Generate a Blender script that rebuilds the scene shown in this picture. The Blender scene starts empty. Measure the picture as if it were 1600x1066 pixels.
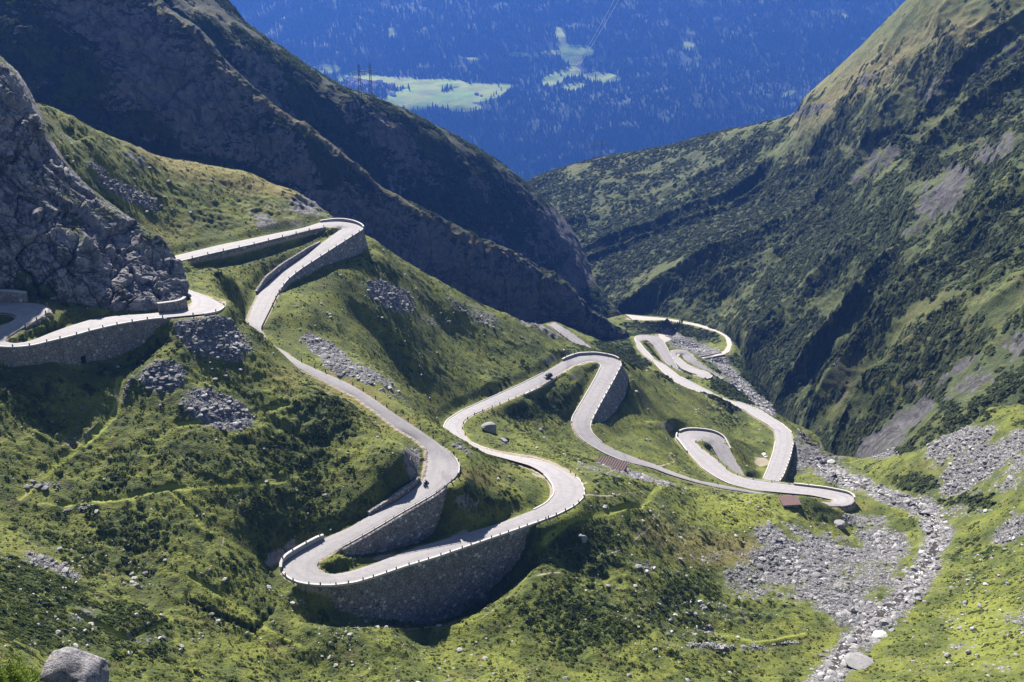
import bpy, bmesh, math, random
import numpy as np
from mathutils import Vector, Matrix

rad = math.radians
rng = np.random.default_rng(7)
random.seed(7)
scene = bpy.context.scene
COL = scene.collection

# ------------------------------------------------------------------ camera
FPX, CX, CY, PITCH = 1700.0, 800.0, 533.0, rad(23.0)
CP, SP = math.cos(PITCH), math.sin(PITCH)
cam_data = bpy.data.cameras.new('camera')
cam_data.sensor_width = 36.0
cam_data.lens = 36.0 * FPX / 1600.0
cam_data.clip_start = 0.5
cam_data.clip_end = 20000.0
cam = bpy.data.objects.new('camera', cam_data)
cam.rotation_euler = (rad(90) - PITCH, 0, 0)
COL.objects.link(cam)
scene.camera = cam

# ------------------------------------------------------------------ sky and sun
SUN_AZ, SUN_EL = rad(-22.0), rad(39.5)      # azimuth from +Y towards +X
world = bpy.data.worlds.new("World")
scene.world = world
world.use_nodes = True
wn = world.node_tree
bg = wn.nodes['Background']
sky = wn.nodes.new('ShaderNodeTexSky')
sky.sky_type = 'NISHITA'
sky.sun_disc = False
sky.sun_elevation = SUN_EL
sky.sun_rotation = SUN_AZ % (2 * math.pi)
sky.altitude = 1800
wn.links.new(sky.outputs[0], bg.inputs[0])
bg.inputs[1].default_value = 0.052
sd = bpy.data.lights.new('sun', 'SUN')
sd.energy = 5.0
sd.angle = rad(0.53)
sd.color = (1.0, 0.955, 0.89)
sun = bpy.data.objects.new('sun', sd)
sdir = Vector((math.sin(SUN_AZ) * math.cos(SUN_EL), math.cos(SUN_AZ) * math.cos(SUN_EL), math.sin(SUN_EL)))
sun.rotation_euler = sdir.to_track_quat('Z', 'Y').to_euler()
COL.objects.link(sun)
scene.view_settings.view_transform = 'Standard'
scene.view_settings.look = 'None'
scene.view_settings.exposure = 1.25
scene.view_settings.gamma = 1.0
scene.cycles.max_bounces = 5
scene.cycles.diffuse_bounces = 2
scene.cycles.volume_bounces = 0
scene.cycles.transparent_max_bounces = 6

# ------------------------------------------------------------------ helpers
def ray(px, py):
    px = np.asarray(px, float); py = np.asarray(py, float)
    u = (px - CX) / FPX; v = (CY - py) / FPX
    return np.stack([u, CP + v * SP, -SP + v * CP], -1)
def P3(px, py, d):
    return ray(px, py) * np.asarray(d, float)[..., None]
def PZ(px, py, z):
    r = ray(px, py)
    return r * (np.asarray(z, float) / r[..., 2])[..., None]
def proj(p):
    p = np.asarray(p, float)
    dep = p[..., 1] * CP - p[..., 2] * SP
    up = p[..., 1] * SP + p[..., 2] * CP
    return CX + FPX * p[..., 0] / dep, CY - FPX * up / dep, dep

def tag(o, label=None, cat=None, group=None, kind=None):
    if label: o['label'] = label
    if cat: o['category'] = cat
    if group: o['group'] = group
    if kind: o['kind'] = kind
    return o
def empty(name, loc=(0, 0, 0), rz=0.0, label=None, cat=None, group=None):
    o = bpy.data.objects.new(name, None)
    o.empty_display_size = 0.3
    COL.objects.link(o)
    o.location = loc; o.rotation_euler = (0, 0, rz)
    return tag(o, label, cat, group)
def np_mesh(name, v, f, mat=None, smooth=True, attrs=None, parent=None, colattr=None):
    v = np.ascontiguousarray(v, np.float32); f = np.ascontiguousarray(f, np.int32)
    me = bpy.data.meshes.new(name)
    n, k = f.shape
    me.vertices.add(len(v)); me.vertices.foreach_set('co', v.ravel())
    me.loops.add(n * k); me.loops.foreach_set('vertex_index', f.ravel())
    me.polygons.add(n); me.polygons.foreach_set('loop_start', np.arange(0, n * k, k, dtype=np.int32))
    if smooth: me.polygons.foreach_set('use_smooth', np.ones(n, bool))
    else: me.polygons.foreach_set('use_smooth', np.zeros(n, bool))
    me.update(calc_edges=True)
    for a, val in (attrs or {}).items():
        at = me.attributes.new(a, 'FLOAT', 'POINT')
        at.data.foreach_set('value', np.ascontiguousarray(val, np.float32))
    if mat: me.materials.append(mat)
    o = bpy.data.objects.new(name, me)
    COL.objects.link(o)
    if parent is not None: o.parent = parent
    return o
def bm_obj(name, bm, mat, parent=None, smooth=False):
    bmesh.ops.recalc_face_normals(bm, faces=bm.faces[:])
    me = bpy.data.meshes.new(name)
    bm.to_mesh(me); bm.free()
    if smooth:
        for p in me.polygons: p.use_smooth = True
    if mat: me.materials.append(mat)
    o = bpy.data.objects.new(name, me)
    COL.objects.link(o)
    if parent is not None: o.parent = parent
    return o
def grid_faces(nr, nc):
    i = np.arange(nr - 1)[:, None] * nc + np.arange(nc - 1)[None, :]
    return np.stack([i, i + 1, i + nc + 1, i + nc], -1).reshape(-1, 4)
def vnormals(P):
    du = np.gradient(P, axis=1); dv = np.gradient(P, axis=0)
    n = np.cross(du, dv)
    return n / (np.linalg.norm(n, axis=-1, keepdims=True) + 1e-9)
def smoothstep(a, b, x):
    t = np.clip((x - a) / (b - a), 0, 1)
    return t * t * (3 - 2 * t)

def _h(a):
    a = (a ^ (a >> np.uint32(16))) * np.uint32(0x7feb352d)
    a = (a ^ (a >> np.uint32(15))) * np.uint32(0x846ca68b)
    return (a ^ (a >> np.uint32(16)))
def vnoise(p, seed=0):
    """value noise, -1..1, any dimension (2 or 3)"""
    p = np.asarray(p, np.float32)
    i0 = np.floor(p); f = p - i0
    f = f * f * f * (f * (f * 6 - 15) + 10)
    i0 = i0.astype(np.int64)
    D = p.shape[-1]
    pr = [np.uint32(73856093), np.uint32(19349663), np.uint32(83492791)]
    out = np.zeros(p.shape[:-1], np.float32)
    for c in range(1 << D):
        w = 1.0; h = np.uint32((seed * 2654435761 + 12345) & 0xffffffff)
        for k in range(D):
            b = (c >> k) & 1
            h = h ^ ((i0[..., k] + b).astype(np.uint32) * pr[k])
            w = w * (f[..., k] if b else 1 - f[..., k])
        out += w * (_h(h).astype(np.float32) / np.float32(2147483648.0) - 1)
    return out
ROT2 = np.array([[0.8, -0.6], [0.6, 0.8]], np.float32)
ROT3 = np.array([[0.36, 0.48, -0.8], [-0.8, 0.60, 0.0], [0.48, 0.64, 0.60]], np.float32)
def fbm(p, lam, octs=4, seed=0, gain=0.5, ridged=False):
    p = np.asarray(p, np.float32) / np.float32(lam)
    Rm = ROT2 if p.shape[-1] == 2 else ROT3
    s = 0; a = 1.0; tot = 0
    for o in range(octs):
        n = vnoise(p, seed + o * 17)
        if ridged: n = 1 - 2 * np.abs(n)
        s = s + a * n; tot += a
        a *= gain
        p = (p @ Rm.T) * 2.03 + 3.7
    return s / tot

def blobs(px, py, lst, default=0.0):
    """soft elliptical patches of ground cover, (x, y, rx, ry, strength, rotation in degrees)"""
    out = np.full(np.shape(px), default, np.float32)
    for b in lst:
        x, y, rx, ry, s = b[:5]
        a = rad(b[5]) if len(b) > 5 else 0.0
        dx = px - x; dy = py - y
        u = (dx * math.cos(a) + dy * math.sin(a)) / rx
        w = (-dx * math.sin(a) + dy * math.cos(a)) / ry
        q = u * u + w * w
        out = np.maximum(out, (s * np.exp(-q * q)).astype(np.float32))
    return out
def lines(px, py, lst):
    """distance falloff to polylines: [(halfwidth, [(x,y)...]), ...]"""
    out = np.zeros(np.shape(px), np.float32)
    for hw, pts in lst:
        for (x0, y0), (x1, y1) in zip(pts[:-1], pts[1:]):
            m = (px > min(x0, x1) - 3 * hw) & (px < max(x0, x1) + 3 * hw) & (py > min(y0, y1) - 3 * hw) & (py < max(y0, y1) + 3 * hw)
            if not m.any(): continue
            X = px[m]; Y = py[m]
            L2 = (x1 - x0) ** 2 + (y1 - y0) ** 2
            t = np.clip(((X - x0) * (x1 - x0) + (Y - y0) * (y1 - y0)) / L2, 0, 1)
            d = np.hypot(X - x0 - t * (x1 - x0), Y - y0 - t * (y1 - y0))
            out[m] = np.maximum(out[m], np.exp(-(d / hw) ** 2))
    return out
def resample(pts, n):
    pts = np.asarray(pts, float)
    s = np.r_[0, np.cumsum(np.linalg.norm(np.diff(pts, axis=0), axis=1))]
    q = np.linspace(0, s[-1], n)
    return np.stack([np.interp(q, s, pts[:, k]) for k in range(pts.shape[1])], -1)
def catmull(pts, n):
    """(K, ...) control values -> n values along a Catmull-Rom curve, uniform parameter"""
    pts = np.asarray(pts, float)
    K = len(pts)
    t = np.linspace(0, K - 1, n)
    i = np.clip(t.astype(int), 0, K - 2); f = (t - i)
    sh = (-1,) + (1,) * (pts.ndim - 1)
    f = f.reshape(sh)
    g = lambda j: pts[np.clip(j, 0, K - 1)]
    p0, p1, p2, p3 = g(i - 1), g(i), g(i + 1), g(i + 2)
    return 0.5 * (2 * p1 + (p2 - p0) * f + (2 * p0 - 5 * p1 + 4 * p2 - p3) * f ** 2 + (3 * p1 - p0 - 3 * p2 + p3) * f ** 3)

# ------------------------------------------------------------------ node helpers
class NB:
    def __init__(self, name):
        self.m = bpy.data.materials.new(name); self.m.use_nodes = True
        self.t = self.m.node_tree; self.n = self.t.nodes; self.l = self.t.links
        self.b = self.n['Principled BSDF']
        self.b.inputs['Roughness'].default_value = 0.9
        self.b.inputs['Specular IOR Level'].default_value = 0.2
    def _in(self, s, v):
        if v is None: return
        if hasattr(v, 'is_output'): self.l.new(v, s)
        elif isinstance(v, (tuple, list)) and len(v) == 3 and s.type == 'RGBA': s.default_value = (*v, 1)
        else: s.default_value = v
    def pos(self):
        if not hasattr(self, '_p'): self._p = self.n.new('ShaderNodeTexCoord').outputs['Object']
        return self._p
    def mapped(self, scale=(1, 1, 1), rot=(0, 0, 0), vec=None):
        q = self.n.new('ShaderNodeMapping'); self._in(q.inputs['Vector'], vec or self.pos())
        q.inputs['Scale'].default_value = scale; q.inputs['Rotation'].default_value = rot
        return q.outputs[0]
    def noise(self, scale, detail=4, rough=0.55, vec=None, dist=0.0, color=False):
        q = self.n.new('ShaderNodeTexNoise'); self._in(q.inputs['Vector'], vec or self.pos())
        q.inputs['Scale'].default_value = scale; q.inputs['Detail'].default_value = detail
        q.inputs['Roughness'].default_value = rough; q.inputs['Distortion'].default_value = dist
        return q.outputs['Color' if color else 'Fac']
    def voro(self, scale, feature='F1', out='Distance', vec=None, rand=1.0):
        q = self.n.new('ShaderNodeTexVoronoi'); self._in(q.inputs['Vector'], vec or self.pos())
        q.feature = feature
        q.inputs['Scale'].default_value = scale; q.inputs['Randomness'].default_value = rand
        return q.outputs[out]
    def math(self, op, a, b=None, clamp=False):
        q = self.n.new('ShaderNodeMath'); q.operation = op; q.use_clamp = clamp
        self._in(q.inputs[0], a)
        if b is not None: self._in(q.inputs[1], b)
        return q.outputs[0]
    def ss(self, v, a, b):
        q = self.n.new('ShaderNodeMapRange'); q.interpolation_type = 'SMOOTHSTEP'
        self._in(q.inputs['Value'], v); q.inputs['From Min'].default_value = a; q.inputs['From Max'].default_value = b
        return q.outputs[0]
    def lin(self, v, a, b, c, d):
        q = self.n.new('ShaderNodeMapRange')
        self._in(q.inputs['Value'], v); q.inputs['From Min'].default_value = a; q.inputs['From Max'].default_value = b
        q.inputs['To Min'].default_value = c; q.inputs['To Max'].default_value = d
        return q.outputs[0]
    def mix(self, fac, a, b, mode='MIX'):
        q = self.n.new('ShaderNodeMix'); q.data_type = 'RGBA'; q.blend_type = mode
        self._in(q.inputs[0], fac); self._in(q.inputs[6], a); self._in(q.inputs[7], b)
        return q.outputs[2]
    def attr(self, name):
        q = self.n.new('ShaderNodeAttribute'); q.attribute_name = name
        return q.outputs['Fac']
    def nz(self):
        g = self.n.new('ShaderNodeNewGeometry'); s = self.n.new('ShaderNodeSeparateXYZ')
        self.l.new(g.outputs['Normal'], s.inputs[0]); return s.outputs[2]
    def vmul(self, vec, col, amt):
        q = self.n.new('ShaderNodeVectorMath'); q.operation = 'MULTIPLY_ADD'
        self._in(q.inputs[0], col); q.inputs[1].default_value = (amt,) * 3; self._in(q.inputs[2], vec)
        return q.outputs[0]
    def bump(self, h, strength=0.5, dist=0.3, normal=None):
        q = self.n.new('ShaderNodeBump'); self._in(q.inputs['Height'], h)
        q.inputs['Strength'].default_value = strength; q.inputs['Distance'].default_value = dist
        if normal: self._in(q.inputs['Normal'], normal)
        self._in(self.b.inputs['Normal'], q.outputs[0]); return q.outputs[0]
    def col(self, c): self._in(self.b.inputs['Base Color'], c)
    def rough(self, v): self._in(self.b.inputs['Roughness'], v)
def plain(name, c, rough=0.6, metal=0.0, var=0.12, scale=4.0, spec=0.3):
    k = NB(name)
    nz = k.noise(scale, 3)
    k.col(k.mix(nz, tuple(x * (1 - var) for x in c), tuple(min(1, x * (1 + var)) for x in c)))
    k.rough(rough); k.b.inputs['Metallic'].default_value = metal
    k.b.inputs['Specular IOR Level'].default_value = spec
    return k.m

def terrain_mat(name, grass_a, grass_b, dry, shrub, rock_a, rock_b, fine=1.0, crack=0.12, steep=(0.45, 0.62)):
    """grass, shrubs, dry turf, scree and rock, split by where they grow (attributes) and by fine noise"""
    k = NB(name)
    big = k.noise(0.022, 5, 0.6); mid = k.noise(0.11 * fine, 5, 0.6); sm = k.noise(0.55 * fine, 5, 0.65); tiny = k.noise(2.2 * fine, 3, 0.6)
    g = k.mix(k.ss(mid, 0.38, 0.64), grass_a, grass_b)
    g = k.mix(k.math('MULTIPLY', k.ss(tiny, 0.35, 0.7), 0.6), g, tuple(x * 0.52 for x in grass_a))
    dryf = k.math('ADD', k.attr('dry'), k.math('MULTIPLY', k.math('SUBTRACT', big, 0.5), 1.1))
    dryf = k.math('ADD', dryf, k.math('MULTIPLY', k.math('SUBTRACT', sm, 0.5), 1.2))
    g = k.mix(k.math('MULTIPLY', k.ss(dryf, 0.25, 0.75), 0.85), g, dry)
    brown = k.noise(0.16 * fine, 4, 0.7, vec=k.mapped((1, 1, 1), (0.4, 0.2, 0.9)))
    g = k.mix(k.math('MULTIPLY', k.ss(brown, 0.53, 0.72), 0.65), g, (0.088, 0.068, 0.027))
    g = k.mix(k.math('MULTIPLY', k.ss(k.math('ADD', k.attr('lush'), k.math('MULTIPLY', k.math('SUBTRACT', sm, 0.5), 0.8)), 0.3, 0.7), 0.8), g, tuple(x * 1.25 for x in grass_b))
    shf = k.math('ADD', k.math('SUBTRACT', k.attr('shrub'), 0.5), k.math('MULTIPLY', k.math('SUBTRACT', sm, 0.5), 2.6))
    g = k.mix(k.math('MULTIPLY', k.ss(shf, -0.15, 0.35), 0.85), g, shrub)
    # rock: joints along contours of stretched noise
    mp = k.mapped((1.0, 1.0, 0.55), (0.5, 0.35, 0.6))
    j1 = k.noise(crack * 0.45, 5, 0.62, vec=mp, dist=0.6)
    j2 = k.noise(crack * 1.3, 5, 0.65, vec=k.mapped((0.5, 1.0, 1.0), (0.2, 0.8, 0.3)), dist=0.5)
    cr = k.ss(k.math('ABSOLUTE', k.math('SUBTRACT', j1, 0.5)), 0.0, 0.022)
    cr2 = k.ss(k.math('ABSOLUTE', k.math('SUBTRACT', j2, 0.5)), 0.0, 0.02)
    r = k.mix(k.ss(sm, 0.3, 0.7), rock_a, rock_b)
    r = k.mix(k.ss(k.noise(crack * 2.5, 6, 0.7), 0.50, 0.70), r, tuple(x * 0.62 for x in rock_a))
    r = k.mix(k.math('MULTIPLY', k.ss(k.noise(crack * 0.8, 5, 0.7, vec=mp), 0.54, 0.66), 0.75), r, (0.055, 0.058, 0.032))
    r = k.mix(k.math('MULTIPLY', k.math('SUBTRACT', 1.0, cr), 0.8), r, (0.030, 0.031, 0.024))
    r = k.mix(k.math('MULTIPLY', k.math('SUBTRACT', 1.0, cr2), 0.55), r, (0.045, 0.045, 0.04))
    rf = k.math('ADD', k.attr('rock'), k.math('MULTIPLY', k.math('SUBTRACT', sm, 0.5), 0.9))
    rf = k.math('ADD', rf, k.math('MULTIPLY', k.math('SUBTRACT', mid, 0.5), 0.7))
    st = k.math('SUBTRACT', 1.0, k.ss(k.nz(), steep[0], steep[1]))
    rf = k.math('ADD', rf, k.math('MULTIPLY', st, 0.35))
    ledge = k.ss(k.nz(), 0.62, 0.8)
    rf = k.math('SUBTRACT', rf, k.math('MULTIPLY', ledge, 0.22))
    c = k.mix(k.ss(rf, 0.44, 0.62), g, r)
    # scree
    v = k.voro(0.8 * fine, 'F1', 'Color'); vs = k.n.new('ShaderNodeSeparateColor'); k.l.new(v, vs.inputs[0])
    sc = k.mix(vs.outputs[0], tuple(x * 0.7 for x in rock_a), tuple(min(1, x * 1.25) for x in rock_b))
    sc = k.mix(k.ss(k.voro(0.8 * fine, 'DISTANCE_TO_EDGE'), 0.12, 0.0), sc, (0.05, 0.05, 0.045))
    scf = k.math('ADD', k.attr('scree'), k.math('MULTIPLY', k.math('SUBTRACT', sm, 0.5), 1.5))
    c = k.mix(k.ss(scf, 0.42, 0.62), c, sc)
    pf = k.math('ADD', k.attr('path'), k.math('MULTIPLY', k.math('SUBTRACT', tiny, 0.5), 0.5))
    c = k.mix(k.ss(pf, 0.45, 0.7), c, k.mix(mid, (0.27, 0.22, 0.15), (0.36, 0.31, 0.25)))
    k.col(c)
    hb = k.math('ADD', k.math('MULTIPLY', sm, 0.7), k.math('MULTIPLY', tiny, 0.5))
    hb = k.math('ADD', hb, k.math('MULTIPLY', k.math('MULTIPLY', k.math('ADD', cr, k.math('MULTIPLY', cr2, 0.5)), k.attr('rock')), 0.9))
    k.bump(hb, 0.75, 0.75)
    return k.m

def foliage_mat(name, dark, light, trans=0.25):
    k = NB(name)
    t = k.attr('tint')
    c = k.mix(t, dark, light)
    c = k.mix(k.math('MULTIPLY', k.noise(0.06, 3), 0.5), c, tuple(x * 0.6 for x in dark))
    k.col(c)
    tr = k.n.new('ShaderNodeBsdfTranslucent'); k._in(tr.inputs[0], c)
    mx = k.n.new('ShaderNodeMixShader'); mx.inputs[0].default_value = trans
    k.l.new(k.b.outputs[0], mx.inputs[1]); k.l.new(tr.outputs[0], mx.inputs[2])
    k.l.new(mx.outputs[0], k.n['Material Output'].inputs['Surface'])
    return k.m

# ------------------------------------------------------------------ road stations: left edge, right edge in the direction of travel (downhill)
ROAD = [
 ([(-40,473),(20,472.5),(58,474),(76,479.5),(78,484)], [(-40,489),(8,489),(20,491),(26,494),(27,496)], -111.2),
 ([(78,484),(60,499),(38,511),(20,522),(9,529)], [(27,496),(22,501),(8,507),(-15,513),(-32,522)], -113.4),
 ([(9,529),(7,533),(12,536)], [(-32,522),(-28,535),(-6,542)], -114),
 ([(12,536),(30,537),(52,532),(75,522),(105,511),(140,500),(180,494)], [(-6,542),(25,543),(52,540),(80,533),(110,526),(145,516),(185,507)], -117),
 ([(180,494),(225,491),(279,487),(292,484)], [(185,507),(230,499.5),(282,494.5),(318,491)], -119),
 ([(292,484),(298,478),(300,473),(298,466)], [(318,491),(340,487.5),(350,481),(349,476)], -119.8),
 ([(298,466),(294,462),(285,458)], [(349,476),(325,464),(287,450)], -120.3),
 ([(285,458),(250,452),(225,446),(205,436),(208,424),(235,413),(269,401)], [(287,450),(252,444),(230,439),(222,434),(225,430),(240,424),(270,411)], -124),
 ([(269,401),(343,383),(393,373),(440,363),(472,357),(503,347)], [(270,411),(328,397),(395,382),(451,368),(485,359),(508,355)], -129),
 ([(503,347),(530,345),(553,348),(568,355),(568,358)], [(508,355),(530,355),(533.5,356.5),(533,358)], -130.5),
 ([(568,358),(550,369),(508,396),(469,421),(449,437),(436,454),(422,483),(407,513)], [(533,358),(508,376),(472,402),(445,420),(422,440),(406,456),(395,479),(385,504)], -139),
 ([(407,513),(418,535),(440,547)], [(385,504),(403,535),(428,556)], -142),
 ([(440,547),(465,564),(510,584),(546,600),(578,619),(611,643),(645,665),(679,688),(706,710)], [(428,556),(455,570),(485,585),(517,602),(551,620),(578,640),(611,667),(641,685),(656,697)], -155),
 ([(706,710),(718,728),(715,744),(701,755),(679,772)], [(656,697),(664,717),(666,737),(661,751),(650,762)], -158.5),
 ([(679,772),(623,804),(578,831),(533,856),(499,876)], [(650,762),(623,782),(578,806),(546,825),(510,840),(476,858),(449,874)], -162.5),
 ([(499,876),(494,885),(505,895),(523,898)], [(449,874),(437,885),(443,897),(460,909),(485,913.5),(519,914.6)], -164),
 ([(523,898),(546,894),(587,880),(645,858),(719,836),(778,819),(835,797)], [(519,914.6),(555,910),(582,902),(629,886),(679,871),(743,849),(801,829),(844,814)], -171),
 ([(835,797),(855,786),(867,772),(865,759),(855,745),(840,734)], [(844,814),(871,804),(898,790),(912,777),(913,766),(907,752),(891,740)], -175),
 ([(840,734),(826,727),(790,717),(763,710),(734,701),(714,689)], [(891,740),(871,728),(844,718),(817,714),(786,709),(756,701),(738,693)], -184.5),
 ([(714,689),(700,682),(693,669),(698,657),(723,641)], [(738,693),(725,680),(720,668),(725,657),(739,648)], -189.5),
 ([(723,641),(761,624),(806,604),(849,583),(885,561)], [(739,648),(768,636),(818,616.5),(845,604),(885,580.5)], -203.5),
 ([(885,561),(903,555),(930,553.5),(953,557),(966,561),(971,569)], [(885,580.5),(908,568),(921,565),(935,567),(940,571.5)], -206.5),
 ([(971,569),(957,596),(939,628),(926,652.5)], [(940,571.5),(930,592),(908,630),(894,653)], -211),
 ([(926,652.5),(921,666),(924.5,677),(939,691),(964,704),(986,713),(1020,725)], [(894,653),(894,666),(903,682),(926,698),(950,711),(975,721),(1020,731.5)], -220.5),
 ([(1020,725),(1051.5,738),(1090,751),(1128,758),(1180,768.5)], [(1020,731.5),(1047,742),(1087,754),(1126,763),(1178,771)], -228.5),
 ([(1180,768.5),(1240,779),(1300,786)], [(1178,771),(1240,784),(1305,792)], -232),
 ([(1300,786),(1302,785),(1302,783),(1300,781)], [(1305,792),(1330,789),(1336,782),(1330,774)], -234.5),
 ([(1300,781),(1268,774),(1223,770),(1178,766),(1141.5,757)], [(1330,774),(1324,771),(1290,764),(1245,758.5),(1211,754.6),(1166,748)], -238),
 ([(1141.5,757),(1119,746),(1099,732.5),(1076,708),(1057,685)], [(1166,748),(1141,739),(1117,717),(1094,700),(1085,690)], -241),
 ([(1057,685),(1059,677),(1072,672),(1092,672),(1114.5,675),(1130,683)], [(1085,690),(1088,688.5),(1096,688),(1103,690),(1110,694)], -245),
 ([(1130,683),(1137,696.5),(1146,714.5),(1157,732.5),(1165,746)], [(1110,694),(1119,710),(1130,730),(1140,742)], -251.5),
 ([(1165,746),(1172,750.5),(1186,750.5),(1193,748)], [(1140,742),(1150,756),(1180,772),(1208,768),(1216,754)], -256.5),
 ([(1193,748),(1200,732.5),(1209,705.5),(1212.5,687.5)], [(1216,754),(1224,741.5),(1234,714.5),(1239.5,690)], -264),
 ([(1212.5,687.5),(1210,673),(1200,664),(1182,654),(1162,640),(1147,635)], [(1239.5,690),(1237,676),(1222.6,663),(1207,654),(1187,641),(1164,632)], -275),
 ([(1147,635),(1128,628),(1111,619)], [(1164,632),(1135,624),(1113,614)], -281),
 ([(1111,619),(1075,607),(1052.6,596),(1034.6,580),(1023,567),(1007.6,556.7),(996,544),(994,535)], [(1113,614),(1095,605),(1064,589),(1041,571),(1021,561),(1014,553),(1005,544),(998.6,535)], -296),
 ([(994,535),(992,528.5),(996,524),(1012,523.6),(1028,526),(1037,535)], [(998.6,535),(999,533),(1005,531.5),(1012,532),(1021,540)], -299),
 ([(1037,535),(1046,551),(1059,576)], [(1021,540),(1030,553),(1037,564.6),(1053,581)], -303.5),
 ([(1059,576),(1070,583),(1080,587),(1089,588)], [(1053,581),(1070,591),(1085,594),(1100,593)], -307),
 ([(1089,588),(1090,586),(1088,584.5),(1080,582.5)], [(1100,593),(1112,590),(1113,586),(1105,581)], -309),
 ([(1080,582.5),(1066,577),(1055,566),(1047,552)], [(1105,581),(1086,576),(1073,570),(1060,560)], -314),
 ([(1047,552),(1046,548),(1056,546),(1073,547),(1079,552)], [(1060,560),(1056,555),(1059,554),(1064,555)], -317),
 ([(1079,552),(1087,562),(1109,578),(1131,592)], [(1064,555),(1073,567),(1094,578),(1114,595)], -325),
]
LOWER = [([(867,504),(890.5,518),(913,535),(934,551),(960,562),(992,572),(1012,582),(1035,589),(1058,598)],
          [(858,508),(876,522),(897,537),(917.5,552),(950,568),(985,577),(1005,586),(1030,593),(1050,603)], -287)]
TRACK = [([(977,491.5),(1005,494.5),(1041,497.5),(1085,505.5),(1122,515),(1139,525),(1144,538),(1140,550)],
          [(988,500),(1008,501),(1041,500.5),(1085,509),(1120,519),(1134,527),(1137,540),(1131,549)], -331),
         ([(1140,550),(1127,556),(1089,559.5)], [(1131,549),(1112,556.5),(1090,562.5)], -331)]
LAYBY = [([(1029,522),(1040,524),(1049,529)], [(1032,537),(1039,536),(1047,532)], -339)]

def build_stations(secs, z0, step=1.0):
    Ls, Rs, zk = [], [], [(0, z0)]
    n0 = 0
    for L, R_, z1 in secs:
        n = 4 * max(len(L), len(R_)) + 2
        l, r = resample(L, n), resample(R_, n)
        if Ls: l, r = l[1:], r[1:]
        Ls.append(l); Rs.append(r); n0 += len(l); zk.append((n0 - 1, z1))
    L = np.concatenate(Ls); R_ = np.concatenate(Rs)
    ki = np.array([a for a, _ in zk]); kz = np.array([b for _, b in zk], float)
    z = np.interp(np.arange(len(L)), ki, kz)
    for _ in range(3):
        C = 0.5 * (PZ(L[:, 0], L[:, 1], z) + PZ(R_[:, 0], R_[:, 1], z))
        s = np.r_[0, np.cumsum(np.linalg.norm(np.diff(C[:, :2], axis=0), axis=1))]
        z = np.interp(s, s[ki], kz)
        ker = np.ones(9) / 9
        z = np.convolve(np.pad(z, 4, mode='edge'), ker, mode='valid')
    L3 = PZ(L[:, 0], L[:, 1], z); R3 = PZ(R_[:, 0], R_[:, 1], z)
    n = max(4, int(s[-1] / step))
    q = np.linspace(0, s[-1], n)
    f = lambda A: np.stack([np.interp(q, s, A[:, k]) for k in range(3)], -1)
    L3, R3 = f(L3), f(R3)
    for _ in range(3):     # soften the corners of the hand-read edges
        for A in (L3, R3):
            A[1:-1] = 0.25 * A[:-2] + 0.5 * A[1:-1] + 0.25 * A[2:]
    L3[:, 2] = R3[:, 2] = 0.5 * (L3[:, 2] + R3[:, 2])
    return L3, R3
MAIN = build_stations(ROAD, -110.6)
LOW = build_stations(LOWER, -262)
TRK = build_stations(TRACK, -347)
LAY = build_stations(LAYBY, -338)
ROADS = [MAIN, LOW, TRK, LAY]
EDGE_PX = [tuple(np.stack(proj(A)[:2], -1) for A in rd) for rd in ROADS]
def edge_range(rd, side, p0, p1):
    E = EDGE_PX[rd][side]
    i = int(np.argmin(np.hypot(E[:, 0] - p0[0], E[:, 1] - p0[1])))
    j = int(np.argmin(np.hypot(E[:, 0] - p1[0], E[:, 1] - p1[1])))
    return (i, j) if i <= j else (j, i)
def edge_out(rd, side):
    """points and outward horizontal normals of one edge"""
    A = ROADS[rd][side]; B = ROADS[rd][1 - side]
    t = np.gradient(A[:, :2], axis=0)
    ker = np.ones(7) / 7
    t = np.stack([np.convolve(np.pad(t[:, k], 3, mode='edge'), ker, mode='valid') for k in (0, 1)], -1)
    t /= np.linalg.norm(t, axis=1, keepdims=True) + 1e-9
    n = np.stack([-t[:, 1], t[:, 0]], -1)
    sgn = np.sign(((A[:, :2] - B[:, :2]) * n).sum(1)); sgn[sgn == 0] = 1
    return A, n * sgn[:, None]

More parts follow.
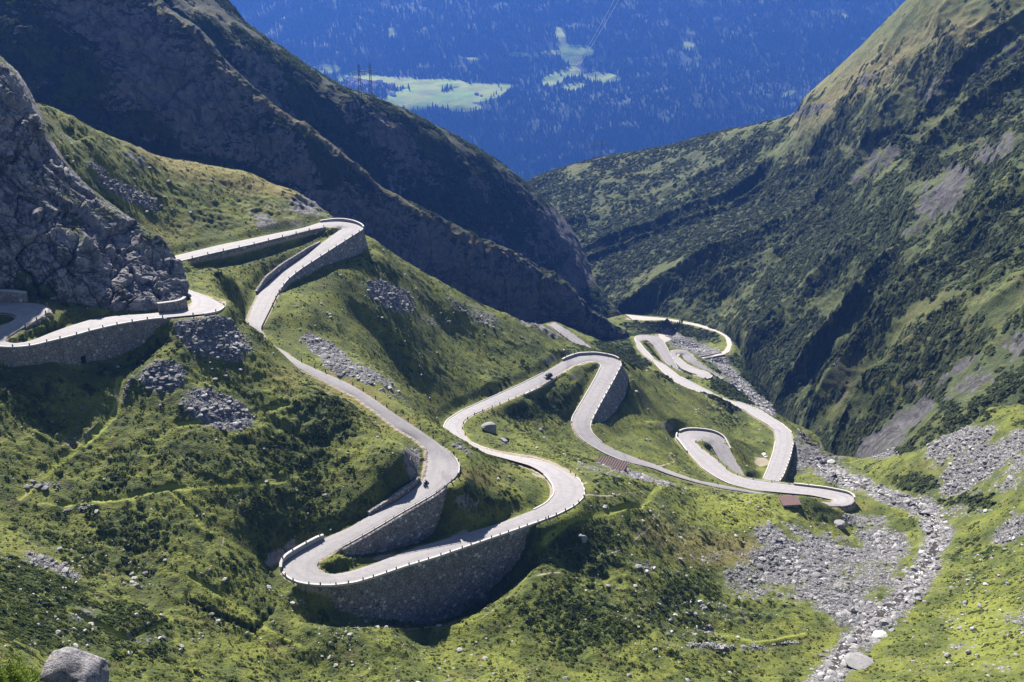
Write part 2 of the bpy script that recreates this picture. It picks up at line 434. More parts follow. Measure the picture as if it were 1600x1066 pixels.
# walls: name, label, road, side(0 L, 1 R), from px, to px, [(fraction, height m)], offset, batter, kind
WALLS = [
 ('W1', 0, 1, (-28,540), (258,497), [(0,5.2),(.1,5.5),(.3,6),(.42,9),(.52,8.6),(.66,9.6),(.85,7.2),(.96,3.2),(1,.6)], .5, .10),
 ('W2', 0, 1, (288,406), (506,356), [(0,2.5),(.12,3.6),(.3,4.3),(.55,3.4),(.8,3.6),(.93,2.6),(1,.5)], .4, .08),
 ('W3', 0, 0, (545,347), (434,458), [(0,5),(.12,8.5),(.2,8),(.32,6.6),(.48,4.7),(.62,4.2),(.82,3),(.93,1.8),(1,.4)], .4, .16),
 ('W5', 0, 1, (464,910.5), (822,823), [(0,.8),(.05,3.5),(.1,7.5),(.16,10),(.25,13),(.33,16),(.41,18.5),(.47,19.6),(.6,19.6),(.67,18.5),(.73,16.6),(.82,14),(.93,9.5),(.97,5.5),(1,.8)], .4, .10),
 ('W6', 0, 0, (695,762), (531,858), [(0,1.5),(.06,7),(.14,10.8),(.28,11),(.5,8.6),(.76,5.2),(.94,1.6),(1,.4)], 1.3, .08),
 ('W8', 0, 0, (960,559), (925,655), [(0,4),(.12,8),(.3,9),(.55,8.6),(.8,6.5),(.93,3),(1,.6)], .4, .62),
 ('W9', 0, 1, (1312,792), (1318,769), [(0,1.5),(.4,2.6),(.7,2.6),(1,.8)], .3, .1),
 ('W10', 0, 1, (1214,757), (1239,686), [(0,4),(.3,5),(.7,3.6),(1,.8)], .3, .1),
 ('W11', 0, 1, (1072,591), (1113,587), [(0,.8),(.3,2.6),(.8,3.2),(1,2)], .3, .1),
 ('W12', 0, 0, (76,480), (38,511), [(0,1),(.3,2.0),(.7,1.5),(1,.4)], .3, .1),
 ('W16', 0, 1, (808,621), (868,592), [(0,.4),(.3,1.8),(.8,1.8),(1,.4)], .3, .1),
 ('W17', 0, 0, (1046,550), (1030,527), [(0,1.5),(1,1.5)], .3, .1),
]
WALL_GEO = {}
st_h = [[np.zeros(len(rd[0])), np.zeros(len(rd[0]))] for rd in ROADS]
st_b = [[np.zeros(len(rd[0])), np.zeros(len(rd[0]))] for rd in ROADS]
EXTRA_CTRL = []
wall_flag = [[np.zeros(len(rd[0]), bool), np.zeros(len(rd[0]), bool)] for rd in ROADS]
for nm, rd, side, p0, p1, hs, off, bat in WALLS:
    i, j = edge_range(rd, side, p0, p1)
    E = EDGE_PX[rd][side]
    A, nrm = edge_out(rd, side)
    fr = np.linspace(0, 1, j - i + 1)
    if np.hypot(*(E[i] - np.array(p0))) > np.hypot(*(E[j] - np.array(p0))): fr = fr[::-1]
    h = np.interp(fr, [a for a, _ in hs], [b for _, b in hs])
    top = A[i:j + 1].copy(); n2 = nrm[i:j + 1]
    top[:, :2] += n2 * off
    base = top.copy(); base[:, :2] += n2 * (bat * h + 0.25)[:, None]; base[:, 2] -= h
    WALL_GEO[nm] = (top, base, n2, h)
    wall_flag[rd][side][max(0, i - 1):j + 2] = True
    st_h[rd][side][i:j + 1] = h; st_b[rd][side][i:j + 1] = bat * h + off + 0.6
    for k in range(0, len(base), 4):
        b = base[k].copy(); b[:2] += n2[k] * 1.0; b[2] -= 0.1
        EXTRA_CTRL.append(b)
        if h[k] > 4 and nm != 'W8':
            b2 = base[k].copy()
            if nm == 'W5': b2[:2] += n2[k] * 9.0; b2[2] += 0.36 * h[k]
            else: b2[:2] += n2[k] * 5; b2[2] -= 1.0
            EXTRA_CTRL.append(b2)
# ------------------------------------------------------------------ the near valley as one height field
# ground points read from the photograph: image position and distance along the view axis (m)
G = """
-100,560,286 -100,650,268 -100,800,240 -100,1000,165
0,650,277 0,720,266 0,800,254 100,650,288 100,700,281 100,800,265 200,645,297 200,700,287 200,800,271 200,900,256 300,650,298 300,720,286 300,800,274 300,900,260 400,650,309 400,720,297 400,800,284 400,900,270 400,1000,254
0,900,226 60,900,236 130,900,247 0,1000,190 0,1066,168 150,1000,225 150,1066,206 300,1060,230
500,1000,271 450,930,277 500,1066,250 650,1066,251 650,1000,279 470,925,279 700,1010,277
800,1000,278 760,960,294 830,900,311 850,850,312 800,1066,256 900,1066,264 900,1000,284 900,900,310 950,820,328 1000,780,359 1000,745,399 955,728,401
950,760,346 900,850,317 920,720,379 870,708,386 830,690,400 800,650,436 850,640,455 880,615,470 905,598,484 860,660,448 880,690,440 790,690,394
985,700,459 1000,600,530 1000,650,491 1000,695,461 1020,640,511 1040,680,492 1060,665,516 1050,640,530 960,680,467 1100,650,542 1150,680,556 1180,700,540 1195,714,537 1180,735,521
1050,610,555 1106,623,591 1092,618,582 1118,622,596 1130,626,601 1140,630,604 1110,640,576 1135,645,581 1060,602,570 1000,580,545 1025,588,557 985,572,537 1160,660,590 1200,690,551
600,400,450 650,432,465 700,455,480 750,480,495 800,500,508 850,518,522 870,530,520 500,450,405 500,490,388 470,500,378 450,530,366
500,520,381 550,560,368 600,500,418 600,580,375 650,620,365 700,600,405 700,520,460 780,560,470 780,600,445 560,430,425 560,500,410
640,640,352 690,662,388 670,650,368 700,640,400 600,610,350
330,445,362 300,452,350 350,460,362 380,485,354 370,440,374 420,430,392 455,405,408 400,465,370 340,425,376 300,425,370 310,440,362
300,505,324 350,500,330 400,520,333 435,545,338 300,560,313 250,560,308 250,600,303 350,600,312 400,580,321 450,600,325 520,622,327 560,652,325 420,550,333
600,690,318 640,702,312 655,717,311 640,742,306 600,770,302 550,800,296 500,830,290 450,852,286 425,875,281 500,700,311 500,770,299
1100,800,389 1200,800,412 1195,772,428 1230,774,430 1260,773,431 1290,780,433 1315,788.5,436 1225,796,420 1260,803,420 1300,800,430 1340,797,444 1330,830,425 1200,900,365 1100,900,344 1100,1000,309 1200,1000,317
1200,1066,294 1050,1066,277 1000,1000,291 1000,900,319 1050,850,347 1150,780,411 1180,786,417 1100,772,406 1040,762,386
1270,1066,297 1330,1000,320 1400,930,348 1450,880,378 1470,830,408 1440,790,440 1370,770,472 1310,745,510 1280,725,545 1255,702,590 1250,676,625 1215,652,665 1182,632,700
1150,600,766 1123,570,812 1085,545,868 1050,530,915 1000,512,985
1400,740,472 1500,700,452 1600,660,440 1600,720,410 1500,760,432 1600,800,372 1540,850,374 1600,900,332 1500,950,335 1600,1000,288 1450,1000,310 1400,1066,280 1600,1066,262
1720,1000,268 1720,800,350 1720,660,415 1720,1066,245 1270,760,500 1250,740,520 1350,755,490 1420,700,490 1480,672,478 1560,632,470
1170,615,690 1130,606,733 1100,603,712 960,540,735 1000,562,725 975,560,690 900,552,640 940,572,640 870,548,600 893,545,518 1060,545,790 1045,540,800 1168,580,800 1188,600,775
60,172,376 120,190,394 200,228,416 300,264,440 380,275,455 460,300,470 495,325,470
60,215,440 200,265,480 300,300,510 400,318,540 480,340,545 530,385,525 600,430,520 700,490,560 800,540,600
100,250,366 200,300,392 300,320,420 250,360,398 300,380,400 400,340,432 345,365,415 440,352,426 150,230,386 380,310,444 470,335,446 110,215,384 250,300,412
100,360,352 50,300,348 180,390,356 130,320,364 240,410,362 -60,200,350 -60,330,330 20,430,322 120,470,322 200,470,332
"""
ctrl = []
for tok in G.split():
    a, b, d = map(float, tok.split(','))
    ctrl.append(P3(a, b, d))
# under the mountain flanks and out of sight
for tok in "-150,150,520 200,330,600 350,380,640 500,420,680 650,480,720 800,540,780 900,560,830 1700,560,520 1700,450,620 1600,560,560 1500,620,560 1400,690,580 1320,715,620 1270,660,720 1230,610,800 1200,560,900 1160,530,980 1100,515,1040 1300,560,900 1500,500,800".split():
    a, b, d = map(float, tok.split(','))
    p = P3(a, b, d); p[2] -= 14; ctrl.append(p)
ctrl = np.array(ctrl)
ctrl = np.concatenate([ctrl, np.array(EXTRA_CTRL)])
rc = []
for ri, rd in enumerate(ROADS):
    for side in (0, 1):
        A = rd[side]; px, py = EDGE_PX[ri][side].T
        idx = np.arange(0, len(A), 7)
        idx = idx[~wall_flag[ri][side][idx]]
        rc.append(A[idx])
rc = np.concatenate(rc)
ctrl = np.concatenate([ctrl, rc])
# drop near-duplicates
keep = []
cell = {}
for i in range(len(ctrl) - 1, -1, -1):
    key = (int(ctrl[i, 0] // 2.5), int(ctrl[i, 1] // 2.5))
    if key in cell: continue
    cell[key] = 1; keep.append(i)
ctrl = ctrl[np.array(keep)]
XC = ctrl[:, :2] / 100.0
def kern(r2): return np.sqrt(r2 + 0.0016)
D2 = ((XC[:, None] - XC[None]) ** 2).sum(-1)
K = kern(D2) + 0.004 * np.eye(len(XC)) * -1
Pm = np.concatenate([np.ones((len(XC), 1)), XC], 1)
M = np.block([[K, Pm], [Pm.T, np.zeros((3, 3))]])
sol = np.linalg.solve(M, np.r_[ctrl[:, 2], 0, 0, 0])
wts, aff = sol[:-3].astype(np.float32), sol[-3:]
def ground_base(X, Y):
    q = np.stack([X.ravel(), Y.ravel()], -1).astype(np.float32) / 100
    out = np.empty(len(q), np.float32)
    xc = XC.astype(np.float32)
    for s in range(0, len(q), 20000):
        e = q[s:s + 20000]
        r2 = (e[:, 0:1] - xc[None, :, 0]) ** 2 + (e[:, 1:2] - xc[None, :, 1]) ** 2
        out[s:s + 20000] = np.sqrt(r2 + np.float32(0.0016)) @ wts + aff[0] + e @ aff[1:].astype(np.float32)
    return out.reshape(X.shape)

NR, NC = (1700, 1150)
th = np.linspace(rad(-35.5), rad(35.5), NC)
# range rows: denser where the road and the walls are
rr = np.exp(np.linspace(math.log(98.0), math.log(1120.0), NR))
TH, RR = np.meshgrid(th, rr)
GX, GY = RR * np.sin(TH), RR * np.cos(TH)
c_r, c_t = np.arange(0, NR, 3), np.arange(0, NC, 3)
if c_r[-1] != NR - 1: c_r = np.r_[c_r, NR - 1]
if c_t[-1] != NC - 1: c_t = np.r_[c_t, NC - 1]
Zc = ground_base(GX[np.ix_(c_r, c_t)], GY[np.ix_(c_r, c_t)])
tmp = np.stack([np.interp(np.arange(NR), c_r, Zc[:, k]) for k in range(Zc.shape[1])], 1)
GZ = np.stack([np.interp(np.arange(NC), c_t, tmp[k]) for k in range(NR)], 0).astype(np.float32)

# nearest road station on a 1 m raster
RX0, RX1, RY0, RY1, RS = -260.0, 420.0, 90.0, 1020.0, 1.0
nx, ny = int((RX1 - RX0) / RS), int((RY1 - RY0) / RS)
near_d = np.full((ny, nx), 1e3, np.float32); near_i = np.full((ny, nx), -1, np.int32)
st_c, st_n, st_w, st_z, st_fl = [], [], [], [], []
st_hh, st_bb = [], []
for ri, (L3, R3) in enumerate(ROADS):
    C3 = 0.5 * (L3 + R3)
    t = np.gradient(C3[:, :2], axis=0); t /= np.linalg.norm(t, axis=1, keepdims=True) + 1e-9
    nL = np.stack([-t[:, 1], t[:, 0]], -1)
    sg = np.sign(((L3 - R3)[:, :2] * nL).sum(1)); sg[sg == 0] = 1
    nL *= sg[:, None]
    w = np.abs(((L3 - R3)[:, :2] * nL).sum(1)) * 0.5
    st_c.append(C3[:, :2]); st_n.append(nL); st_w.append(w); st_z.append(C3[:, 2])
    st_fl.append(np.stack([wall_flag[ri][0], wall_flag[ri][1]], -1))
    st_hh.append(np.stack(st_h[ri], -1)); st_bb.append(np.stack(st_b[ri], -1))
st_c = np.concatenate(st_c); st_n = np.concatenate(st_n); st_w = np.concatenate(st_w); st_z = np.concatenate(st_z); st_fl = np.concatenate(st_fl); st_hh = np.concatenate(st_hh); st_bb = np.concatenate(st_bb)
print('road width min/med/max', st_w.min() * 2, np.median(st_w) * 2, st_w.max() * 2)
HW = 22
for i in range(len(st_c)):
    ix, iy = int((st_c[i, 0] - RX0) / RS), int((st_c[i, 1] - RY0) / RS)
    a0, a1, b0, b1 = max(0, iy - HW), min(ny, iy + HW), max(0, ix - HW), min(nx, ix + HW)
    if a0 >= a1 or b0 >= b1: continue
    yy = RY0 + (np.arange(a0, a1) + .5) * RS - st_c[i, 1]; xx = RX0 + (np.arange(b0, b1) + .5) * RS - st_c[i, 0]
    dd = np.hypot(yy[:, None], xx[None, :]) - st_w[i]
    sub = near_d[a0:a1, b0:b1]; m = dd < sub
    sub[m] = dd[m]; near_i[a0:a1, b0:b1][m] = i
ix = np.clip(((GX - RX0) / RS).astype(int), 0, nx - 1); iy = np.clip(((GY - RY0) / RS).astype(int), 0, ny - 1)
si = near_i[iy, ix]
inside = (GX > RX0) & (GX < RX1) & (GY > RY0) & (GY < RY1) & (si >= 0)
si = np.where(inside, si, 0)
rel = np.stack([GX, GY], -1) - st_c[si]
lat = (rel * st_n[si]).sum(-1)
alon = np.abs(rel[..., 0] * st_n[si][..., 1] - rel[..., 1] * st_n[si][..., 0])
edge = np.hypot(np.maximum(np.abs(lat) - st_w[si], 0), np.maximum(alon - 1.5, 0))
edge = np.where(inside, edge, 99.0)          # distance outside the road edge
flag = np.where(lat > 0, st_fl[si][..., 0], st_fl[si][..., 1]) & inside
road_fade = smoothstep(1.0, 16.0, edge)

# relief: hummocks, terracettes, small steps
PX0, PY0, _ = proj(np.stack([GX, GY, GZ], -1))
p2 = np.stack([GX, GY], -1)
smooth_meadow = blobs(PX0, PY0, [(1060,635,50,45,1),(1010,660,70,60,1),(960,680,50,30,1),(1195,700,25,40,1),(530,480,60,60,.6),(640,500,120,60,.35),(450,545,30,40,1)])
relief = (2.4 * fbm(p2, 42, 3, 11) + 0.95 * fbm(p2, 15, 3, 23)) * (1 - 0.65 * smooth_meadow)
rough_amt = 0.55 + 0.45 * smoothstep(-0.3, 0.4, fbm(p2, 70, 2, 5))
rough_amt = rough_amt * (1 - 0.8 * smooth_meadow)
relief += rough_amt * (0.62 * fbm(p2, 6.0, 3, 31, ridged=True) + 0.42 * fbm(p2 * np.array([1.0, 1.0]) + 2.0 * fbm(p2, 9, 2, 33)[..., None], 2.4, 3, 41, 0.6))
TERR = [(5, [(90,794),(180,784),(265,768),(340,762),(442,752)]), (6.5, [(32,778),(60,752),(110,712),(150,680),(180,650),(190,595)]), (4, [(265,768),(300,800),(320,825)]), (4, [(280,668),(340,660),(450,638)]),
        (5, [(850,850),(900,810),(1000,795),(1030,760)]), (3.5, [(300,905),(420,985),(470,1010)]), (4, [(60,930),(200,1010),(260,985)]), (3.5, [(1090,985),(1180,1002),(1260,990)])]
lush_ter = lines(PX0 + 4 * fbm(p2, 12, 2, 94), PY0 + 3 * fbm(p2, 10, 2, 98), TERR)
relief = relief * (1 - 0.75 * lush_ter)
crest = blobs(PX0, PY0, [(1110,625,50,12,1),(1050,600,30,10,1),(1230,785,60,10,1),(1330,795,25,10,1),(400,520,70,30,.7),(885,538,40,24,1),(940,548,30,14,1)])
GZ = GZ + relief * (0.06 + 0.94 * road_fade) * (1 - 0.75 * crest)
# rocky steps where rock crops out
rock_list = [(650,712,18,22,1.0),(640,700,30,14,.7),(445,862,40,16,.9,-35),(500,838,50,10,.8,-30),(840,512,45,10,1.0,22),(800,492,40,9,.8,24),(870,520,20,14,1.1),
             (215,245,30,14,.8,25),(480,325,40,22,1.0,20),(420,335,70,25,.75,15),(330,350,60,30,.55),(440,350,60,14,.8),(300,440,40,14,.45),(760,672,18,9,.8),(790,690,14,8,.8),
             (1240,690,30,22,.9),(1265,705,40,20,.9),(1290,722,40,14,.9),(1030,665,30,6,.7),(1165,650,40,7,.8),(1140,640,40,6,.8),(470,660,60,26,.45),(130,690,40,26,.55),(60,700,60,30,.5),
             (175,795,40,10,.6),(95,800,40,8,.6),(1150,960,110,22,.6),(1330,880,120,60,.2),(960,920,60,40,.45),(560,640,50,16,.3),(900,590,16,10,.6),(860,560,14,8,.7),(720,770,40,20,.4),(840,770,40,20,.4),
             (120,560,90,14,.3),(590,900,30,20,.0),(1340,680,50,14,.5)]
rock = blobs(PX0, PY0, rock_list)
GZ += rock * road_fade * (1.6 * fbm(p2, 5.0, 3, 71, ridged=True) + 0.9 * fbm(p2, 1.6, 2, 77))
# cut and fill along the road
zr = st_z[si]
B = np.where(flag, 0.9, 5.0)
t_out = np.clip((edge - np.where(flag, 0.15, 0.6)) / B, 0, 1); t_out = t_out * t_out * (3 - 2 * t_out)
hs_ = np.where(lat > 0, st_hh[si][..., 0], st_hh[si][..., 1]); bs_ = np.where(lat > 0, st_bb[si][..., 0], st_bb[si][..., 1])
lowz = np.minimum(GZ, zr - hs_ + 0.15 + 0.25 * fbm(p2, 3, 2, 99))
kf = 1 - smoothstep(0.0, 3.0, edge - bs_ - 0.8)
below = np.where(flag, np.minimum(GZ * (1 - kf) + lowz * kf, zr - 0.3), GZ)
target = zr - 0.22 - 0.05 * np.clip(edge, 0, 1) - 0.6 * smoothstep(0.2, 1.2, st_w[si] - np.abs(lat)) * (edge < 0.01)
GZ = np.where(inside, target * (1 - t_out) + below * t_out, GZ).astype(np.float32)
# keep the bed of the gravel lay-bys level
GP = np.stack([GX, GY, GZ], -1).astype(np.float32)
GPX, GPY, GDEP = proj(GP)

# visible-ground lookup: pixel -> nearest vertex seen there
def build_lookup(px, py, dep, cellpx=2.0):
    w, h = int(1700 / cellpx), int(1200 / cellpx)
    cx = ((px + 50) / cellpx).astype(int); cy = ((py + 50) / cellpx).astype(int)
    ok = (cx >= 0) & (cx < w) & (cy >= 0) & (cy < h)
    key = (cy * w + cx)[ok]; dd = dep[ok]; ids = np.flatnonzero(ok.ravel())
    order = np.lexsort((dd, key))
    k2, first = np.unique(key[order], return_index=True)
    tab = np.full(w * h, -1, np.int64); tab[k2] = ids[order][first]
    return tab, w, h, cellpx
class Look:
    def __init__(self, P, px, py, dep, cellpx=2.0):
        self.P = P.reshape(-1, 3); self.tab, self.w, self.h, self.c = build_lookup(px.ravel(), py.ravel(), dep.ravel(), cellpx)
    def idx(self, x, y):
        for r in range(0, 6):
            for dy in range(-r, r + 1):
                for dx in range(-r, r + 1):
                    if max(abs(dx), abs(dy)) != r: continue
                    a, b = int((x + 50) / self.c) + dx, int((y + 50) / self.c) + dy
                    if 0 <= a < self.w and 0 <= b < self.h and self.tab[b * self.w + a] >= 0: return self.tab[b * self.w + a]
        return -1
    def at(self, x, y):
        return self.P[self.idx(x, y)].astype(float)
LOOK = Look(GP, GPX, GPY, GDEP)
def ground_z(x, y):
    """height of the near ground under a plan position"""
    r = math.hypot(x, y); a = math.atan2(x, y)
    fi = (math.log(r) - math.log(98.0)) / (math.log(1120.0) - math.log(98.0)) * (NR - 1)
    fj = (a - th[0]) / (th[-1] - th[0]) * (NC - 1)
    i = min(max(int(fi), 0), NR - 2); j = min(max(int(fj), 0), NC - 2)
    u, v = fi - i, fj - j
    return float(GZ[i, j] * (1 - u) * (1 - v) + GZ[i + 1, j] * u * (1 - v) + GZ[i, j + 1] * (1 - u) * v + GZ[i + 1, j + 1] * u * v)

# where things grow and lie
scree_list = [(330,525,70,34,1.0,25),(255,588,38,28,1.0),(335,640,62,30,.95,20),(180,290,40,12,.8,20),(205,305,50,14,.9,25),(95,215,26,9,.7,25),(150,262,30,8,.7,25),
              (515,555,55,20,1.0,38),(590,600,60,16,.8,35),(610,462,45,24,.9,25),(600,450,30,14,.7),(760,500,90,18,.55,28),(680,500,40,16,.4),
              (1270,890,130,66,1.1,18),(1200,850,60,24,.7),(1180,905,60,40,.6),(1330,930,70,55,1.0,40),(1380,850,50,40,.85,40),(1345,815,40,12,.6,15),
              (1500,690,66,20,1.15,-20),(1530,735,85,46,1.15,-10),(1410,700,55,12,.9,-20),(1590,690,40,20,.9),(1500,800,60,14,.6),(1585,825,50,20,.7,-30),(1590,960,60,20,.45),(1500,1010,40,12,.4),(1570,1040,50,16,.45),
              (60,875,45,12,.75,20),(95,890,40,10,.7,25),(130,960,30,14,.5),(230,1000,30,12,.5),(470,930,30,22,.55),(440,885,20,10,.4),(300,700,40,10,.3),(330,510,40,20,.9),
              (950,735,70,10,.6,8),(1000,745,60,6,.7,15),(1250,720,26,26,.6),(1310,745,60,16,.9,25),(1120,1010,110,7,.8,2),(1100,985,60,10,.5),(980,920,50,30,.45),(1000,890,30,20,.4),(1100,870,60,16,.4),
              (130,640,50,14,.4),(110,690,30,12,.5),(70,760,60,10,.4),(720,700,25,6,.6,30),(690,690,20,5,.5,35),(1235,715,16,40,.6)]
stream_pts = [(1250,1110),(1290,1066),(1335,1005),(1395,950),(1430,915),(1450,880),(1470,835),(1440,792),(1400,780),(1340,755),(1300,738),(1272,716)]
stream2_pts = [(1200,642),(1186,629),(1169,612),(1153,599),(1140,584),(1126,567),(1113,554),(1087,544),(1060,533),(1040,522)]
scree = blobs(GPX, GPY, scree_list)
bed = lines(GPX, GPY, [(27, stream_pts[:4]), (24, stream_pts[3:8]), (15, stream_pts[7:]), (12, stream2_pts)])
wig0 = fbm(p2, 9, 2, 95)
gap = fbm(p2, 13, 4, 91, 0.6); scree = scree * (0.84 + 0.85 * gap)
pool = lines(GPX + 3 * wig0, GPY, [(7, stream_pts)]) * smoothstep(-.05, .25, fbm(p2, 16, 2, 191))
scree = np.maximum(scree, 1.05 * bed * (0.86 + 0.6 * gap))
wig = fbm(p2, 9, 2, 95)
path = (0.62 + 0.5 * fbm(p2, 5, 2, 97)) * lines(GPX + 5 * wig, GPY + 3.5 * fbm(p2, 7, 2, 96), [(2.0, [(750,968),(778,945),(800,925),(822,905),(860,896),(900,892),(940,872),(985,850),(1018,815),(1030,790)]),
                        (1.6, [(620,985),(700,975),(750,960)]), (2.2, [(380,768),(372,800),(352,845),(322,898)]), (1.6, [(36,775),(60,745),(100,715),(140,672),(178,640),(188,612)]),
                        (2.0, [(1042,684),(1045,705),(1052,722),(1030,728)]), (2.2, [(0,806),(40,808),(70,796)]), (2.0, [(200,640),(182,620),(178,606)]), (1.6, [(830,740),(900,760),(960,735)]),
                        (1.5, [(920,880),(960,855),(1010,850)]), (3.0,[(1180,716),(1196,722)]), (6,[(575,879),(640,863),(700,843),(730,832)]), (1.5,[(900,775),(1000,770),(1030,790)])])
path = np.maximum(path, 0.9 * blobs(GPX, GPY, [(1190,722,14,8,1),(850,725,35,10,.7,15),(990,742,40,5,.7,15)]))
path = np.maximum(path, 0.75 * (1 - smoothstep(0.4, 1.3, edge)))
dry = blobs(GPX, GPY, [(560,620,90,32,.55,28),(450,590,40,30,.45),(620,660,50,20,.5),(300,260,160,30,.55,18),(420,290,70,18,.8,12),(130,200,90,20,.5,18),(850,735,120,30,.35),(800,620,60,40,.35),
                        (760,745,60,22,.5),(1120,850,90,44,.75),(1040,830,70,34,.6),(1000,950,60,30,.35),(700,1030,90,14,.3),(1420,1020,60,20,.3),(1400,690,60,16,.6),(1450,740,50,30,.45),(600,860,60,12,.3),(250,360,70,30,.45),(910,600,30,40,.5),(1330,790,60,14,.5),(1200,780,60,10,.5),(150,880,60,16,.3),(450,950,80,40,.25),(530,380,20,8,.4),(100,860,150,12,.3)], 0.05)
dry = dry - 0.55 * blobs(GPX, GPY, [(1010,660,70,60,1),(1150,800,120,40,.8),(1540,980,90,90,.7),(560,960,200,60,.5),(450,740,150,60,.5),(250,760,200,40,.4),(600,500,160,80,.4)]) - 0.5 * lush_ter
shrub = 0.22 + 0.45 * fbm(p2, 26, 3, 61) + blobs(GPX, GPY, [(450,790,120,50,.3),(200,870,200,60,.35),(60,940,90,80,.5),(200,950,140,60,.35),(480,830,90,30,.45,-30),(350,720,160,50,.3),(880,860,90,40,.4),(900,960,120,60,.35),(1080,930,80,40,.35),
                     (740,780,60,24,.35),(830,640,40,14,.4),(860,620,36,20,.55,-25),(520,640,60,20,.3),(1100,960,130,14,.5),(1160,610,60,30,.8),(1140,575,40,20,.8),(1440,755,40,16,.5),(1500,785,50,14,.6),(1070,525,60,14,.9),(1050,510,60,8,.9),(920,550,60,10,.6),(960,545,50,14,.7),(700,470,60,20,.3),(620,430,40,12,.2),(430,410,30,16,.5),(490,365,30,8,.4),(300,420,40,10,.3),(1000,540,30,20,.7),(1060,620,60,14,.35),(1120,660,60,12,.3)])
shrub = shrub - 0.8 * smooth_meadow - 0.9 * lush_ter - 0.5 * path
shrub *= smoothstep(0.5, 5.0, edge)
scree *= smoothstep(0.3, 2.5, edge)
rock_a = rock + 0.30 * fbm(p2, 9, 3, 83) - 0.05
rock_a *= smoothstep(0.3, 2.0, edge)

M_ground = terrain_mat('alpine_ground', (0.074, 0.094, 0.018), (0.170, 0.186, 0.030), (0.205, 0.168, 0.055), (0.040, 0.058, 0.015), (0.145, 0.137, 0.138), (0.25, 0.24, 0.235), fine=1.0, crack=0.22)
ground = np_mesh('ground', GP.reshape(-1, 3), grid_faces(NR, NC), M_ground, True,
                 dict(rock=rock_a.ravel(), dry=dry.ravel(), scree=scree.ravel(), path=path.ravel(), shrub=shrub.ravel(), lush=(np.maximum(1.3 * lush_ter, 0.75 * blobs(GPX, GPY, [(1150,800,110,36,1),(1540,980,90,90,.7),(1010,660,60,50,.6),(400,960,60,20,.5),(180,780,60,10,.6)]))).ravel()))
tag(ground, kind='structure')
GN = vnormals(GP); GN[GN[..., 2] < 0] *= -1
# ------------------------------------------------------------------ mountains and cliff as lofted flanks
def loft(name, rows, ns, nts, mat, disp, attrs, clampz=True):
    """rows: control rows from crest side to foot, each a list of (px, py, distance)"""
    R3 = np.array([[P3(*p) for p in r] for r in rows])          # (rows, K, 3)
    dense_s = np.stack([catmull(r, ns) for r in R3])             # (rows, ns, 3)
    tt = np.concatenate([np.linspace(i, i + 1, n, endpoint=False) for i, n in enumerate(nts)] + [[len(rows) - 1]])
    K_ = len(rows)
    i = np.clip(tt.astype(int), 0, K_ - 2); f = (tt - i)[:, None, None]
    g = lambda j: dense_s[np.clip(j, 0, K_ - 1)]
    p0, p1, p2_, p3 = g(i - 1), g(i), g(i + 1), g(i + 2)
    P = 0.5 * (2 * p1 + (p2_ - p0) * f + (2 * p0 - 5 * p1 + 4 * p2_ - p3) * f ** 2 + (3 * p1 - p0 - 3 * p2_ + p3) * f ** 3)
    N = vnormals(P)
    # normals should look up or towards the viewer
    flip = ((N * -P).sum(-1) < 0).mean() > 0.5
    if flip: N = -N
    P = P + N * disp(P, N, tt)[..., None]
    N = vnormals(P)
    if flip: N = -N
    px, py, dep = proj(P)
    a = attrs(P, N, px, py, tt)
    f_ = grid_faces(*P.shape[:2])
    if not flip: f_ = f_[:, ::-1]
    o = np_mesh(name, P.reshape(-1, 3), f_, mat, True, {k: v.ravel() for k, v in a.items()})
    tag(o, kind='structure')
    return dict(P=P.astype(np.float32), N=N, px=px, py=py, dep=dep, a=a, o=o)

M_slope = terrain_mat('mountain_slope', (0.020, 0.029, 0.009), (0.044, 0.053, 0.014), (0.10, 0.083, 0.030), (0.012, 0.019, 0.007), (0.088, 0.081, 0.084), (0.16, 0.148, 0.15), fine=0.45, crack=0.075)  # albedo lowered, so part of the flanks' shade sits in the colour
M_cliff = terrain_mat('cliff_rock', (0.045, 0.062, 0.018), (0.09, 0.105, 0.028), (0.14, 0.115, 0.045), (0.025, 0.036, 0.014), (0.165, 0.155, 0.163), (0.275, 0.262, 0.264), fine=1.0, crack=0.14, steep=(0.5, 0.7))

# left mountain, near flank with its rocky shoulder
L1 = [
 [(-200,-190,770),(-60,-190,770),(80,-190,765),(180,-120,750),(270,30,740),(330,85,735),(370,130,742),(440,190,755),(510,240,770),(580,295,785),(645,340,800),(725,385,820),(810,415,845),(865,450,865),(935,500,885),(985,530,900)],
 [(-200,-110,690),(-60,-110,690),(80,-110,685),(180,-60,680),(244,11,680),(300,49,683),(337,97,692),(412,161,708),(484,202,722),(556,262,740),(624,311,757),(710,367,778),(800,400,804),(860,440,822),(930,490,850),(978,518,870)],
 [(-200,30,643),(-60,30,646),(60,30,650),(140,70,649),(205,120,648),(262,160,654),(305,190,662),(385,240,680),(455,275,702),(530,315,720),(600,360,738),(690,410,763),(790,445,791),(860,480,814),(930,512,842),(980,530,866)],
 [(-200,160,601),(-60,170,606),(40,185,616),(110,205,614),(180,250,612),(240,275,626),(290,295,640),(370,322,661),(450,345,685),(520,372,711),(590,412,732),(680,452,761),(780,492,790),(860,522,817),(935,536,848),(985,545,878)],
 [(-200,330,580),(-60,330,583),(40,330,596),(110,340,596),(180,350,592),(240,360,607),(290,370,623),(370,390,644),(450,410,670),(520,440,690),(590,480,711),(680,520,742),(780,560,768),(860,585,794),(935,590,826),(985,590,857)],
]
